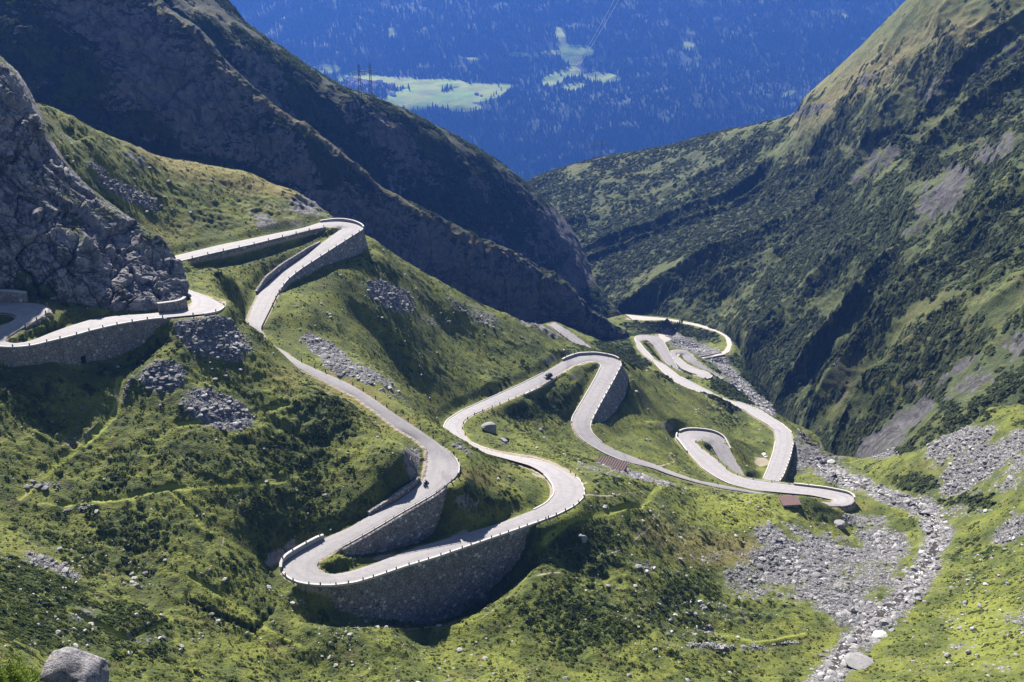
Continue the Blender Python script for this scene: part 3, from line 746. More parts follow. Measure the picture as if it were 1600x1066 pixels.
def worley(P, lam, seed):
    """blocks: a random offset and tilt per cell, and how near a joint is"""
    p = P / lam; i0 = np.floor(p).astype(np.int64)
    f1 = np.full(p.shape[:-1], 9.0, np.float32); f2 = f1.copy(); val = np.zeros_like(f1)
    for dx in (-1, 0, 1):
        for dy in (-1, 0, 1):
            for dz in (-1, 0, 1):
                c = i0 + np.array([dx, dy, dz])
                h = (c[..., 0].astype(np.uint32) * np.uint32(73856093)) ^ (c[..., 1].astype(np.uint32) * np.uint32(19349663)) ^ (c[..., 2].astype(np.uint32) * np.uint32(83492791)) ^ np.uint32(seed * 7919)
                r = [(_h(h + np.uint32(k * 1013)).astype(np.float32) / np.float32(4294967296.0)) for k in range(5)]
                ctr = c + np.stack(r[:3], -1)
                dl = p - ctr
                d_ = np.sqrt((dl ** 2).sum(-1)).astype(np.float32)
                v = (r[3] * 2 - 1) + (dl[..., 0] * (r[4] - .5) + dl[..., 2] * (r[3] - .5) + dl[..., 1] * (r[0] - .5)) * 1.6
                m = d_ < f1
                f2 = np.where(m, f1, np.minimum(f2, d_)); val = np.where(m, v, val); f1 = np.where(m, d_, f1)
    return val, f2 - f1
def qgully(P, nrm, lam, seed, warp=0.5):
    """ribs and gullies that run down the fall line: noise across the slope, stretched along it"""
    q = P[..., 0] * nrm[1] * -1 + P[..., 1] * nrm[0]
    w = fbm(P, lam * 2.5, 2, seed + 3)
    pp = np.stack([q / lam + warp * w, P[..., 2] / (lam * 4.5) + 0.5 * w], -1)
    a = 1 - np.abs(vnoise(pp, seed)) * 2
    b = 1 - np.abs(vnoise(pp * 2.3 + 5.1, seed + 1)) * 2
    return a + 0.45 * b
def dispL1(P, N, tt):
    e = np.sin(np.clip(tt - 0.9, 0, 1.6) / 1.6 * np.pi)[:, None] ** 0.5
    d = 7 * qgully(P, (0.8, -0.4), 60, 101) + 5 * fbm(P, 45, 4, 111) + 3.2 * fbm(P, 18, 4, 121, ridged=True)
    v1, j1 = worley((P + 4 * np.stack([fbm(P, 16, 2, 133), fbm(P, 16, 2, 134), fbm(P, 16, 2, 135)], -1)) * np.array([1, 1, .6]), 17, 7)
    d2 = 1.1 * fbm(P, 8, 3, 131, ridged=True) + (2.0 * v1 - 1.2 * (1 - smoothstep(0, .1, j1))) * smoothstep(-.25, .25, fbm(P, 55, 4, 141))
    d = d * (.35 + .65 * smoothstep(-20, 220, proj(P)[0]))
    return d * (0.25 + 0.75 * e) + d2
def attL1(P, N, px, py, tt):
    big = fbm(P, 55, 4, 141)
    rk = 0.16 + 0.75 * big + 0.35 * fbm(P, 16, 3, 145) + 0.35 * smoothstep(0.25, -0.1, N[..., 2] - 0.62)
    rk += blobs(px, py, [(160,40,130,45,.55,20),(250,110,90,45,.5,35),(350,210,120,34,.55,40),(430,240,80,28,.5,38),(560,340,90,30,.6,25),(660,390,110,34,.6,22),(770,430,80,22,.5,20),(870,500,60,18,.5,25)])
    rk -= blobs(px, py, [(90,120,90,60,.8,15),(200,210,110,45,.9,25),(330,270,120,25,.9,15),(420,160,40,8,.5,45),(310,60,30,8,.5,45),(520,235,50,8,.5,40)])
    cr = lines(px, py, [(7, [(244,11),(300,49),(337,97),(412,161),(484,202),(556,262),(624,311),(710,367),(800,400)])])
    dry = 0.1 + 0.75 * cr + 0.3 * big
    shr = 0.45 + 0.4 * fbm(P, 30, 3, 151) - 0.5 * cr
    z = np.zeros_like(px)
    return dict(rock=rk - 0.3 * cr, dry=dry, scree=blobs(px, py, [(60,130,30,14,.5),(230,215,20,10,.5)]), path=z, shrub=shr)
FL1 = loft('near_mountain', L1, 1000, (24, 190, 190, 60), M_slope, dispL1, attL1)

# left mountain, the long dark flank behind
L2 = [
 [(200,-170,860),(300,-80,850),(380,30,860),(450,80,885),(540,140,920),(600,165,950),(680,200,985),(780,255,1030),(850,310,1080),(890,355,1090),(920,410,1085),(940,450,1080),(980,490,1070),(1010,515,1050)],
 [(180,-110,750),(280,0,762),(330,22,778),(400,65,802),(500,130,842),(560,150,862),(640,185,892),(740,240,935),(815,292,985),(858,335,1003),(898,400,1012),(920,440,1012),(960,480,1002),(992,506,982)],
 [(170,0,724),(250,60,731),(300,105,744),(400,170,774),(490,215,805),(560,250,825),(630,295,850),(730,340,882),(800,380,916),(850,410,936),(890,445,951),(915,480,956),(955,505,956),(992,522,951)],
 [(170,120,711),(240,130,717),(300,170,729),(400,230,757),(490,290,788),(560,340,809),(630,390,834),(720,430,860),(800,460,886),(850,490,901),(890,520,912),(915,535,927),(955,545,937),(992,550,942)],
]
def dispL2(P, N, tt):
    e = np.clip(tt - 0.92, 0, 1)[:, None]
    return (5 * qgully(P, (0.8, -0.4), 75, 201) + 4 * fbm(P, 50, 4, 211) + 2.5 * fbm(P, 17, 4, 221, ridged=True)) * (0.25 + 0.75 * smoothstep(0, .5, e)) + 1.0 * fbm(P, 8, 2, 231)
def attL2(P, N, px, py, tt):
    big = fbm(P, 70, 4, 241)
    rk = 0.10 + 0.55 * big + 0.3 * fbm(P, 18, 3, 245)
    rk += blobs(px, py, [(560,180,50,24,.6,30),(600,205,60,26,.55,30),(860,370,40,50,.7,50),(900,430,30,40,.7,60),(420,110,50,14,.4,35),(810,340,30,30,.3),(760,300,50,14,.3,35)])
    cr = lines(px, py, [(5, [(280,0),(330,22),(400,65),(500,130),(560,150),(640,185),(740,240),(815,292)])])
    return dict(rock=rk - 0.2 * cr, dry=0.1 + 0.5 * cr + 0.25 * big, scree=np.zeros_like(px), path=np.zeros_like(px), shrub=0.55 + 0.4 * fbm(P, 35, 3, 251))
FL2 = loft('back_mountain', L2, 900, (20, 190, 70), M_slope, dispL2, attL2)

# right mountain
RR_ = [
 [(815,330,1430),(850,320,1430),(900,320,1420),(960,300,1400),(1010,290,1380),(1065,280,1360),(1125,265,1330),(1190,250,1290),(1255,230,1240),(1290,190,1210),(1330,150,1180),(1370,100,1150),(1420,60,1110),(1470,20,1080),(1560,-60,1030),(1800,-140,980)],
 [(805,296,1335),(830,281,1322),(870,266,1312),(940,246,1292),(1000,236,1272),(1060,223,1242),(1120,206,1202),(1180,196,1152),(1237,181,1102),(1260,151,1072),(1300,116,1042),(1340,81,1012),(1380,41,982),(1420,1,952),(1500,-70,902),(1720,-150,850)],
 [(815,345,1240),(845,340,1215),(890,345,1185),(960,330,1160),(1030,325,1130),(1095,320,1095),(1160,315,1055),(1220,310,1010),(1275,300,960),(1310,280,925),(1350,255,890),(1395,230,850),(1440,200,820),(1485,170,790),(1570,120,750),(1770,60,690)],
 [(860,420,1120),(890,420,1095),(930,420,1065),(990,415,1030),(1060,415,985),(1120,420,940),(1180,425,895),(1230,430,850),(1285,430,800),(1330,425,760),(1380,410,725),(1430,395,690),(1480,370,660),(1530,345,632),(1610,300,600),(1790,250,540)],
 [(900,475,1040),(930,478,1020),(965,485,1000),(1020,495,965),(1085,503,910),(1142,520,868),(1195,560,790),(1235,605,735),(1270,650,680),(1300,690,628),(1322,712,580),(1345,728,530),(1400,712,500),(1480,664,480),(1600,596,468),(1790,510,430)],
 [(900,500,1045),(930,505,1022),(965,510,1003),(1020,515,968),(1085,525,912),(1142,560,866),(1190,630,780),(1225,690,722),(1262,725,668),(1295,750,618),(1320,770,572),(1350,790,525),(1410,780,492),(1490,740,470),(1610,680,458),(1800,600,420)],
]
def dispR(P, N, tt):
    e = smoothstep(0.95, 1.6, tt)[:, None] * (1 - 0.75 * smoothstep(3.6, 4.2, tt)[:, None])
    px_, py_, _ = proj(P)
    d = (8.0 + 2.5 * blobs(px_, py_, [(1120,360,190,110,1),(1420,240,140,90,.8),(1330,420,100,60,.6)])) * qgully(P, (-1.0, 0.14), 74, 301, 0.5) + 7 * fbm(P, 60, 3, 311) + (0.8 + 0.9 * e) * fbm(P, 16, 4, 321, ridged=True)
    return d * (0.10 + 0.9 * e) + 0.6 * fbm(P, 6, 3, 331)
def attR(P, N, px, py, tt):
    big = fbm(P, 60, 4, 341)
    rk = -0.12 + 0.42 * big + 0.30 * fbm(P, 15, 3, 345)
    outc = blobs(px, py, [(1580,545,60,30,.95,-38),(1520,600,60,22,1.0,-38),(1420,650,50,20,1.0,-35),(1500,575,50,10,.8,-38),(1380,690,50,22,1.0,-30),(1340,722,40,14,1.0),(1560,640,50,18,.9,-30),(1440,590,40,10,.6,-40),
                          (1480,300,70,30,.9,-38),(1560,230,60,26,.8,-35),(1480,130,50,22,.65,-25),(1560,90,60,22,.6,-35),(1380,250,50,18,.7,-35),(1350,270,36,16,.6,-35),(1100,250,36,22,.7),(1080,265,30,16,.6),(1440,350,50,14,.7,-38),(1300,390,40,12,.5,-38),(1160,300,30,14,.4),(1590,330,40,16,.6,-38),(1115,487,16,9,.9),(1260,170,30,8,.5,-35)])
    rk = rk + 0.85 * outc
    top = smoothstep(1.9, 1.1, tt)[:, None] * smoothstep(1150, 1300, px)
    dry = 0.02 + 0.32 * top + 0.3 * big + blobs(px, py, [(1450,90,130,50,.45,-25),(1400,540,120,40,.35,-35),(1300,160,90,30,.5,-40),(1450,480,120,24,.35,-30),(900,262,110,12,.4,-8),(1330,600,80,24,.3,-35),(1500,520,80,20,.35,-35)])
    shr = 0.62 - 0.5 * top + 0.4 * fbm(P, 40, 3, 351) + blobs(px, py, [(1050,400,140,70,.4),(1250,330,110,60,.4)]) - blobs(px, py, [(1020,435,60,22,.75,-25),(1060,420,40,14,.6,-25),(1350,560,90,20,.45,-32),(1420,500,90,14,.35,-32),(1300,640,70,14,.35,-35)])
    return dict(rock=rk, dry=dry, scree=blobs(px, py, [(1265,172,40,8,.8,-15),(1350,125,12,12,.7),(1440,510,30,5,.7,-25),(1250,180,20,6,.7)]), path=np.zeros_like(px), shrub=shr)
M_slope2 = terrain_mat('shrubby_slope', (0.055, 0.072, 0.019), (0.108, 0.118, 0.031), (0.16, 0.135, 0.052), (0.032, 0.047, 0.016), (0.052, 0.049, 0.052), (0.105, 0.098, 0.10), fine=0.5, crack=0.075)  # darkened tones stand in for broad shade and shadowed outcrops
FR = loft('right_mountain', RR_, 1050, (22, 170, 190, 200, 20), M_slope2, dispR, attR)

# rock cliff beside the upper road
CL = [
 [(-160,20,372),(-60,55,372),(10,105,376),(40,140,378),(70,195,384),(95,240,386),(140,300,390),(195,345,392),(240,380,390),(258,415,386),(262,440,380),(258,452,370),(255,458,362)],
 [(-160,10,335),(-60,50,338),(0,98,341),(32,128,344),(58,182,347),(78,226,348),(132,288,353),(192,334,356),(240,368,354),(264,400,351),(276,428,348),(284,450,345),(289,464,343)],
 [(-160,170,322),(-60,200,324),(-5,225,326),(30,245,329),(60,270,332),(90,300,334),(132,340,336),(182,380,339),(226,405,341),(254,425,342),(270,442,341),(280,456,340),(288,468,339)],
 [(-160,330,312),(-60,345,312),(-10,350,316),(25,360,317.5),(60,375,319),(90,392,321),(128,415,323),(170,437,326),(212,452,329),(245,460,332),(266,466,334),(279,470,335),(289,476,335)],
 [(-160,465,303),(-60,462,303),(0,455,312),(30,466,313),(60,472,314.5),(90,478,316),(130,486,318),(165,490,319),(205,489,322),(240,489,324.5),(265,488,327.5),(280,486,330),(290,483,332)],
 [(-160,520,300),(-60,520,300),(0,500,310),(30,500,311),(60,505,312.5),(90,510,314),(130,515,316),(165,515,319),(205,512,323),(240,512,326),(265,510,328),(280,508,329),(290,505,330)],
]
def dispC(P, N, tt):
    e = (smoothstep(0.9, 1.4, tt) * (1 - 0.8 * smoothstep(3.7, 4.1, tt)))[:, None]
    pp = np.stack([P[..., 0] + 0.5 * P[..., 2], P[..., 1], P[..., 2] - 0.4 * P[..., 0]], -1)
    d = 2.6 * fbm(pp * np.array([1, 1, .55]), 26, 3, 401, ridged=True)
    pw = pp + 1.6 * np.stack([fbm(pp, 6, 2, 403), fbm(pp, 6, 2, 404), fbm(pp, 6, 2, 405)], -1)
    v1, j1 = worley(pw * np.array([1, 1, .6]), 8.5, 3); v2, j2 = worley(pw * np.array([1, 1, .7]), 3.4, 5)
    d = d + 1.35 * v1 - 1.3 * (1 - smoothstep(0, .10, j1)) + .3 * v2 - .5 * (1 - smoothstep(0, .12, j2)) + .35 * fbm(pp, 2.5, 3, 421, ridged=True)
    e = e * (1 - 0.75 * smoothstep(.90, .99, np.linspace(0, 1, P.shape[1])))[None]
    return d * (0.12 + 0.88 * e) + 0.3 * fbm(P, 1.5, 2, 441)
def attC(P, N, px, py, tt):
    rk = 0.88 + 0.3 * fbm(P, 18, 3, 451) + 0.25 * fbm(P, 5, 3, 455)
    gr = blobs(px, py, [(60,455,45,16,.9),(20,250,30,8,.4),(110,250,24,10,.5,35),(60,215,20,20,.5),(170,335,30,8,.4,30),(240,372,40,7,.6,30),(40,440,30,24,.6),(150,470,30,6,.5),(120,360,10,40,.3)])
    rk -= gr + 0.55 * smoothstep(1.12, 0.9, tt)[:, None]
    return dict(rock=rk, dry=0.15 + 0.4 * fbm(P, 14, 2, 461) + 0 * px, scree=np.zeros_like(px), path=np.zeros_like(px), shrub=0.4 + 0.3 * fbm(P, 10, 2, 471))
FC = loft('rock_cliff', CL, 640, (20, 130, 130, 130, 16), M_cliff, dispC, attC)

# far mountain across the main valley
FM = [
 [(-500,-260,6815),(-100,-260,6844),(300,-260,6873),(700,-260,6902),(1100,-260,6902),(1500,-260,6873),(2100,-260,6815)],
 [(-500,-60,6018),(-100,-60,6090),(300,-60,6119),(700,-60,6177),(1100,-60,6162),(1500,-60,6134),(2100,-60,6090)],
 [(-500,60,5510),(-100,60,5539),(300,60,5597),(700,60,5612),(1100,60,5640),(1500,60,5640),(2100,60,5597)],
 [(-500,105,5278),(-100,105,5292),(300,112,5365),(700,118,5387),(1100,115,5394),(1500,110,5394),(2100,105,5365)],
 [(-500,185,4858),(-100,180,4901),(300,170,4959),(700,168,4988),(1100,180,4974),(1500,190,4930),(2100,190,4901)],
 [(-500,320,4422),(-100,320,4466),(300,320,4524),(700,320,4553),(1100,320,4524),(1500,320,4495),(2100,320,4437)],
 [(-500,560,3698),(-100,560,3712),(300,560,3741),(700,560,3770),(1100,560,3741),(1500,560,3712),(2100,560,3683)],
]
MEADOW = [(740,146,46,15,1.2,-4),(715,163,28,12,1.1,8),(672,131,60,8,1.2),(640,150,56,12,1.2,-16),(600,128,60,9,1.0),(690,155,50,12,1.1),(560,122,40,10,1.0),(510,107,26,7,1.0),(770,140,30,10,1.0,-10),(640,165,30,10,1),(725,168,30,8,1.0),
          (868,122,26,9,1.3,-22),(893,112,16,9,1.2),(895,136,22,6,1.0,-10),(940,121,32,8,1.2,4),(893,86,20,15,1.4,40),(876,62,7,20,1.4,-15),(868,82,22,4,1.1),(908,80,20,10,1.3),
          (345,20,10,7,.9,30),(610,50,7,9,.8,-20),(445,30,7,4,.6),(810,85,16,5,.7),(740,92,14,4,.6),(1075,72,12,8,.7),(1180,80,5,6,.6),(1320,25,10,4,.6,30),(1230,147,16,5,.7,-20),(1140,200,10,4,.6),(1350,60,9,4,.5),(960,160,30,6,.4),(1000,25,30,5,.45),(660,190,16,6,.7)]
def dispF(P, N, tt):
    px_, py_, _ = proj(P)
    calm = 1 - .85 * np.maximum(blobs(px_, py_, [(893,98,60,60,1)]), blobs(px_, py_, [(680,145,150,40,1)]))
    return (75 * fbm(P, 1000, 3, 501) + 30 * fbm(P, 330, 3, 511, ridged=True)) * calm + 8 * fbm(P, 90, 2, 521)
def attF(P, N, px, py, tt):
    nz = fbm(P, 70, 4, 531)
    m = blobs(px, py, MEADOW) * (1.0 + 0.35 * nz + 0.5 * fbm(P, 160, 3, 537)) - 0.02
    m = np.maximum(m, 0.45 * smoothstep(0.45, 0.75, fbm(P, 90, 4, 541, 0.65)))
    return dict(meadow=m)
def far_mat():
    k = NB('far_slope')
    n = k.noise(0.012, 5, 0.6)
    gr = k.mix(k.ss(n, 0.4, 0.6), (0.13, 0.21, 0.012), (0.22, 0.25, 0.02))
    fields = k.noise(0.006, 3, 0.6, vec=k.mapped((1, 0.25, 1), (0, 0, 0.5)))
    gr = k.mix(k.ss(fields, 0.48, 0.6), gr, (0.17, 0.20, 0.025))
    fo = k.mix(k.noise(0.05, 4), (0.012, 0.022, 0.010), (0.03, 0.05, 0.02))
    k.col(k.mix(k.ss(k.attr('meadow'), 0.35, 0.5), fo, gr))
    k.bump(k.noise(0.05, 3), 0.5, 6)
    return k.m
FF = loft('far_mountain', FM, 620, (16, 80, 50, 70, 90, 30), far_mat(), dispF, attF)
FLOOK = Look(FF['P'], FF['px'], FF['py'], FF['dep'], 3.0)
RLOOK = Look(FR['P'], FR['px'], FR['py'], FR['dep'], 3.0)
L2LOOK = Look(FL2['P'], FL2['px'], FL2['py'], FL2['dep'], 3.0)
# ------------------------------------------------------------------ road surface, kerbs, walls
def road_mat():
    k = NB('cobbled_road')
    lat = k.attr('lat')
    n1 = k.noise(0.10, 5, 0.6); n2 = k.noise(0.6, 4, 0.6); n3 = k.noise(3.2, 3, 0.6)
    c = k.mix(n1, (0.286, 0.267, 0.272), (0.376, 0.352, 0.352))
    c = k.mix(k.math('MULTIPLY', k.ss(n2, 0.45, 0.7), 0.6), c, (0.224, 0.210, 0.224))
    al = k.math('ABSOLUTE', lat)
    tr = k.math('SUBTRACT', 1.0, k.math('MULTIPLY', k.math('ABSOLUTE', k.math('SUBTRACT', al, 0.45)), 5.0), clamp=True)
    c = k.mix(k.math('MULTIPLY', tr, 0.5), c, (0.241, 0.224, 0.236))
    ed = k.ss(k.math('ADD', al, k.math('MULTIPLY', k.math('SUBTRACT', n2, 0.5), 0.35)), 0.86, 1.02)
    c = k.mix(k.math('MULTIPLY', ed, 0.75), c, (0.326, 0.264, 0.179))
    patch = k.ss(k.noise(0.22, 2, 0.4, vec=k.mapped((1, 0.35, 1), (0, 0, 0.7))), 0.70, 0.73)
    c = k.mix(k.math('MULTIPLY', patch, 0.5), c, (0.168, 0.163, 0.174))
    cob = k.voro(5.0, 'DISTANCE_TO_EDGE')
    c = k.mix(k.ss(cob, 0.06, 0.0), c, (0.179, 0.163, 0.157))
    c = k.mix(k.math('MULTIPLY', n3, 0.25), c, (0.236, 0.219, 0.213))
    k.col(c); k.rough(0.75)
    k.bump(k.math('ADD', k.ss(cob, 0.0, 0.1), n3), 0.3, 0.04)
    return k.m
M_road = road_mat()
def ribbon(name, L3, R3, mat, up=0.06, nc=9, crown=0.10):
    s = np.linspace(0, 1, nc)
    P = L3[:, None] * (1 - s[None, :, None]) + R3[:, None] * s[None, :, None]
    P[..., 2] += up + crown * (1 - (2 * s - 1) ** 2)[None]
    lat = np.broadcast_to(2 * s - 1, P.shape[:2])
    n = np.cross(P[1, 0] - P[0, 0], P[0, -1] - P[0, 0])
    f = grid_faces(len(P), nc)
    v = P.reshape(-1, 3)
    a = v[f[0]]
    if np.cross(a[1] - a[0], a[2] - a[1])[2] < 0: f = f[:, ::-1]
    return np_mesh(name, v, f, mat, True, dict(lat=lat.ravel()))
tag(ribbon('road', *MAIN, M_road), kind='structure')
tag(ribbon('road', *LOW, M_road, up=0.03), kind='structure')
M_track = plain('gravel_track', (0.40, 0.37, 0.33), 0.9, var=0.2, scale=0.6)
tag(ribbon('path', *TRK, M_track, up=0.12), kind='structure')
tag(ribbon('path', *LAY, M_track, up=0.12), kind='structure')
# gravel lay-by inside the big hairpin
def gravel_patch(pts, d=None, up=0.16):
    p3 = np.array([LOOK.at(*p) for p in pts])
    return p3

def stone_mat(name, a, b, scale, mortar, joint=0.07):
    k = NB(name)
    wp = k.vmul(k.pos(), k.noise(0.8, 2, color=True), 0.35)
    cell = k.voro(scale, 'F1', 'Color', vec=wp); s = k.n.new('ShaderNodeSeparateColor'); k.l.new(cell, s.inputs[0])
    e = k.voro(scale, 'DISTANCE_TO_EDGE', vec=wp)
    c = k.mix(s.outputs[0], a, b)
    c = k.mix(k.ss(s.outputs[1], 0.93, 0.98), c, tuple(min(1, x * 1.7) for x in b))
    c = k.mix(k.ss(e, joint, 0.0), c, mortar)
    st = k.noise(0.25, 5, 0.65, vec=k.mapped((1, 1, 0.25)))
    c = k.mix(k.math('MULTIPLY', k.ss(st, 0.5, 0.75), 0.5), c, tuple(x * 0.45 for x in a))
    c = k.mix(k.math('MULTIPLY', k.ss(k.noise(0.12, 4), 0.56, 0.72), 0.4), c, (0.10, 0.10, 0.05))
    k.col(c)
    k.bump(k.math('ADD', k.ss(e, 0.0, joint * 2.2), k.math('MULTIPLY', s.outputs[2], 0.6)), 0.9, 0.18)
    return k.m
M_wall = stone_mat('dry_masonry', (0.20, 0.185, 0.188), (0.34, 0.32, 0.318), 1.25, (0.045, 0.04, 0.04))
M_wall_warm = stone_mat('old_masonry', (0.20, 0.175, 0.15), (0.30, 0.27, 0.24), 1.2, (0.07, 0.06, 0.05))
M_kerb = plain('pale_granite', (0.50, 0.47, 0.455), 0.8, var=0.25, scale=1.3)
M_conc = plain('grey_concrete', (0.36, 0.35, 0.35), 0.85, var=0.2, scale=0.8)
M_dark = plain('weathered_granite', (0.13, 0.125, 0.125), 0.9, var=0.3, scale=2.0)

def sheet_wall(name, top, base, n2, mat, thick=0.7, rows=14, label=None, foot=1.8, cap=True):
    n = len(top)
    t = np.linspace(0, 1, rows)
    b = base.copy(); b[:, 2] -= foot
    F = top[:, None] * (1 - t[None, :, None]) + b[:, None] * t[None, :, None]
    j = 0.09 * fbm(F, 1.2, 2, 601) + 0.05 * fbm(F, 0.6, 1, 607)
    j[:, 0] *= 0.2
    F[..., :2] += n2[:, None, :] * j[..., None]
    inner_t = top.copy(); inner_t[:, :2] -= n2 * thick
    inner_b = b.copy(); inner_b[:, :2] = inner_t[:, :2]
    allp = np.concatenate([F, inner_b[:, None], inner_t[:, None], F[:, :1]], 1)
    m = allp.shape[1]
    f = grid_faces(n, m)
    v = allp.reshape(-1, 3)
    o = np_mesh(name, v, f, mat, False)
    bm = bmesh.new(); bm.from_mesh(o.data)
    bmesh.ops.remove_doubles(bm, verts=bm.verts[:], dist=0.0005)
    bmesh.ops.holes_fill(bm, edges=[e for e in bm.edges if e.is_boundary], sides=60)
    bmesh.ops.recalc_face_normals(bm, faces=bm.faces[:]); bm.to_mesh(o.data); bm.free()
    if label: tag(o, label, 'retaining wall', 'stone retaining walls of the pass road')
    return o
WLAB = {
 'W1': 'long grey stone retaining wall with a dark opening under the uppermost left bend, below the rock cliff',
 'W2': 'low stone retaining wall under the upper leg of the hairpin behind the rock cliff',
 'W3': 'curved stone retaining wall under the outer edge of the upper hairpin, casting its shadow on grass',
 'W5': 'tallest dark curved stone retaining wall, under the front hairpin with the row of bollards',
 'W6': 'wedge shaped stone retaining wall with a railing above the gravel lay-by of the front hairpin',
 'W8': 'broad sloping dark stone retaining wall right of the hairpin where the black car drives',
 'W9': 'short dark wall under the rounded end of the hairpin beside the rocky stream',
 'W10': 'low wall under the road leg that runs beside the gorge, right of the white car',
 'W11': 'small dark wall round the bottom hairpin near the bridge',
 'W12': 'low parapet wall of the shaded bend at the left edge, below the cliff',
 'W16': 'low wall under the grassy road edge just below the black car',
 'W17': 'low wall round the upper of the far small hairpins',
}
WMAT = {'W1': M_wall_warm, 'W2': M_wall_warm}
wall_objs = {}
for nm, (top, base, n2, h) in WALL_GEO.items():
    t = top.copy(); t[:, 2] += 0.02
    wall_objs[nm] = sheet_wall('retaining_wall', t, base, n2, WMAT.get(nm, M_wall), label=WLAB[nm])
# buttress and drain opening of the long wall
def box_bm(bm, c, s, rz=0, rx=0):
    r = bmesh.ops.create_cube(bm, size=1.0)
    bmesh.ops.scale(bm, vec=s, verts=r['verts'])
    if rx: bmesh.ops.rotate(bm, cent=(0, 0, 0), matrix=Matrix.Rotation(rx, 3, 'X'), verts=r['verts'])
    if rz: bmesh.ops.rotate(bm, cent=(0, 0, 0), matrix=Matrix.Rotation(rz, 3, 'Z'), verts=r['verts'])
    bmesh.ops.translate(bm, vec=c, verts=r['verts'])
    return r['verts']
top, base, n2, h = WALL_GEO['W1']
ex = proj(top)[0]
k = int(np.argmin(np.abs(ex - 141)))
bm = bmesh.new()
A0, B0, nn = top[k], base[k], n2[k]; tt_ = np.array([-nn[1], nn[0]])
if tt_[0] < 0: tt_ = -tt_
vs = []
for (s_, o_, z_) in [(-1.4, .0, A0[2] - .3), (1.2, .0, A0[2] - .3), (3.2, 2.4, B0[2] - 1.5), (-1.0, 2.4, B0[2] - 1.5), (-1.4, -1, A0[2] - .3), (1.2, -1, A0[2] - .3), (3.2, -1, B0[2] - 1.5), (-1.0, -1, B0[2] - 1.5)]:
    b_ = A0[:2] if o_ < 1 else B0[:2]
    vs.append(bm.verts.new((b_[0] + tt_[0] * s_ + nn[0] * (o_ if o_ < 1 else 0.6), b_[1] + tt_[1] * s_ + nn[1] * (o_ if o_ < 1 else 0.6), z_)))
for q in [(0, 1, 2, 3), (4, 7, 6, 5), (0, 4, 5, 1), (1, 5, 6, 2), (2, 6, 7, 3), (3, 7, 4, 0)]: bm.faces.new([vs[i] for i in q])
bm_obj('buttress', bm, M_wall_warm, wall_objs['W1'])
k = int(np.argmin(np.abs(ex - 119)))
bm = bmesh.new()
pc = top[k] * 0.18 + base[k] * 0.82
ang = math.atan2(n2[k][1], n2[k][0]) - math.pi / 2
box_bm(bm, (pc[0] + n2[k][0] * .12, pc[1] + n2[k][1] * .12, pc[2]), (1.1, .5, 2.0), ang)
bm_obj('drain_opening', bm, plain('opening_shade', (0.012, 0.012, 0.012), 1.0), wall_objs['W1'])  # near-black block; the shade inside the opening is put into its colour

def up_wall(name, rd, side, p0, p1, hs, mat, label, off=0.4, thick=0.8, parent=None, cat='retaining wall', cap=None, smooth_end=True):
    i, j = edge_range(rd, side, p0, p1)
    A, nrm = edge_out(rd, side)
    E = EDGE_PX[rd][side]
    fr = np.linspace(0, 1, j - i + 1)
    if np.hypot(*(E[i] - np.array(p0))) > np.hypot(*(E[j] - np.array(p0))): fr = fr[::-1]
    h = np.interp(fr, [a for a, _ in hs], [b for _, b in hs])
    base = A[i:j + 1].copy(); n2 = nrm[i:j + 1]
    base[:, :2] += n2 * off; top = base.copy(); top[:, 2] += h; top[:, :2] += n2 * 0.08 * h[:, None]
    o = sheet_wall(name, top, base, -n2, mat, thick=thick, rows=6, foot=0.8)
    tag(o, label, cat)
    if cap:
        t2 = top.copy(); t2[:, 2] += 0.26; t2[:, :2] -= n2 * 0.12
        b2 = top.copy(); b2[:, :2] -= n2 * 0.12; b2[:, 2] += 0.01
        c = sheet_wall('coping', t2, b2, -n2, cap, thick=thick + 0.25, rows=2, foot=0.0)
        c.parent = o
    return o
up_wall('cut_wall', 0, 0, (-38,473), (40,473), [(0,3.4),(.8,3.0),(1,2.6)], M_wall_warm, 'brown stone wall with pale coping behind the shaded bend at the left edge', cap=M_conc, cat='stone wall')
up_wall('cut_wall', 0, 0, (250,489), (297,481), [(0,2.6),(1,3.2)], M_wall_warm, 'tan wall with a pale coping at the foot of the rock cliff corner', off=.35, cap=M_conc, cat='stone wall')
up_wall('cut_wall', 0, 1, (503,379), (404,459), [(0,.6),(.2,1.6),(.8,2.4),(1,1.0)], M_wall, 'dark stone wall on the uphill side of the road descending from the upper hairpin', cat='stone wall')
up_wall('cut_wall', 0, 1, (660,752), (578,807), [(0,1.2),(.4,2.0),(1,.8)], M_wall, 'dark stone wall beside the motorcycle, along the uphill road edge', cat='stone wall')
up_wall('parapet_wall', 0, 1, (509,841), (440,890), [(0,.9),(.15,1.2),(.8,1.2),(1,.55)], M_conc, 'curved concrete parapet wall round the tip of the front hairpin', off=.15, thick=.45, cat='parapet', cap=M_kerb)
up_wall('parapet_wall', 0, 0, (880,563), (966,561), [(0,.7),(.5,.9),(1,.7)], M_conc, 'concrete parapet wall round the top of the hairpin ahead of the black car', off=.15, thick=.4, cat='parapet', cap=M_kerb)
up_wall('parapet_wall', 0, 0, (500,348), (568,357), [(0,.6),(.5,.9),(1,.6)], M_conc, 'concrete parapet wall round the tip of the upper hairpin', off=.1, thick=.4, cat='parapet', cap=M_kerb)
up_wall('parapet_wall', 0, 0, (1074,706), (1059,678), [(0,.5),(.5,.9),(1,.8)], M_conc, 'parapet wall on the left side of the narrow loop near the white car', off=.1, thick=.4, cat='parapet', cap=M_kerb)
up_wall('parapet_wall', 0, 0, (1063,674.5), (1140,702), [(0,.8),(1,.7)], M_conc, 'parapet wall over the top and right side of the narrow loop near the white car', off=.1, thick=.4, cat='parapet', cap=M_kerb)
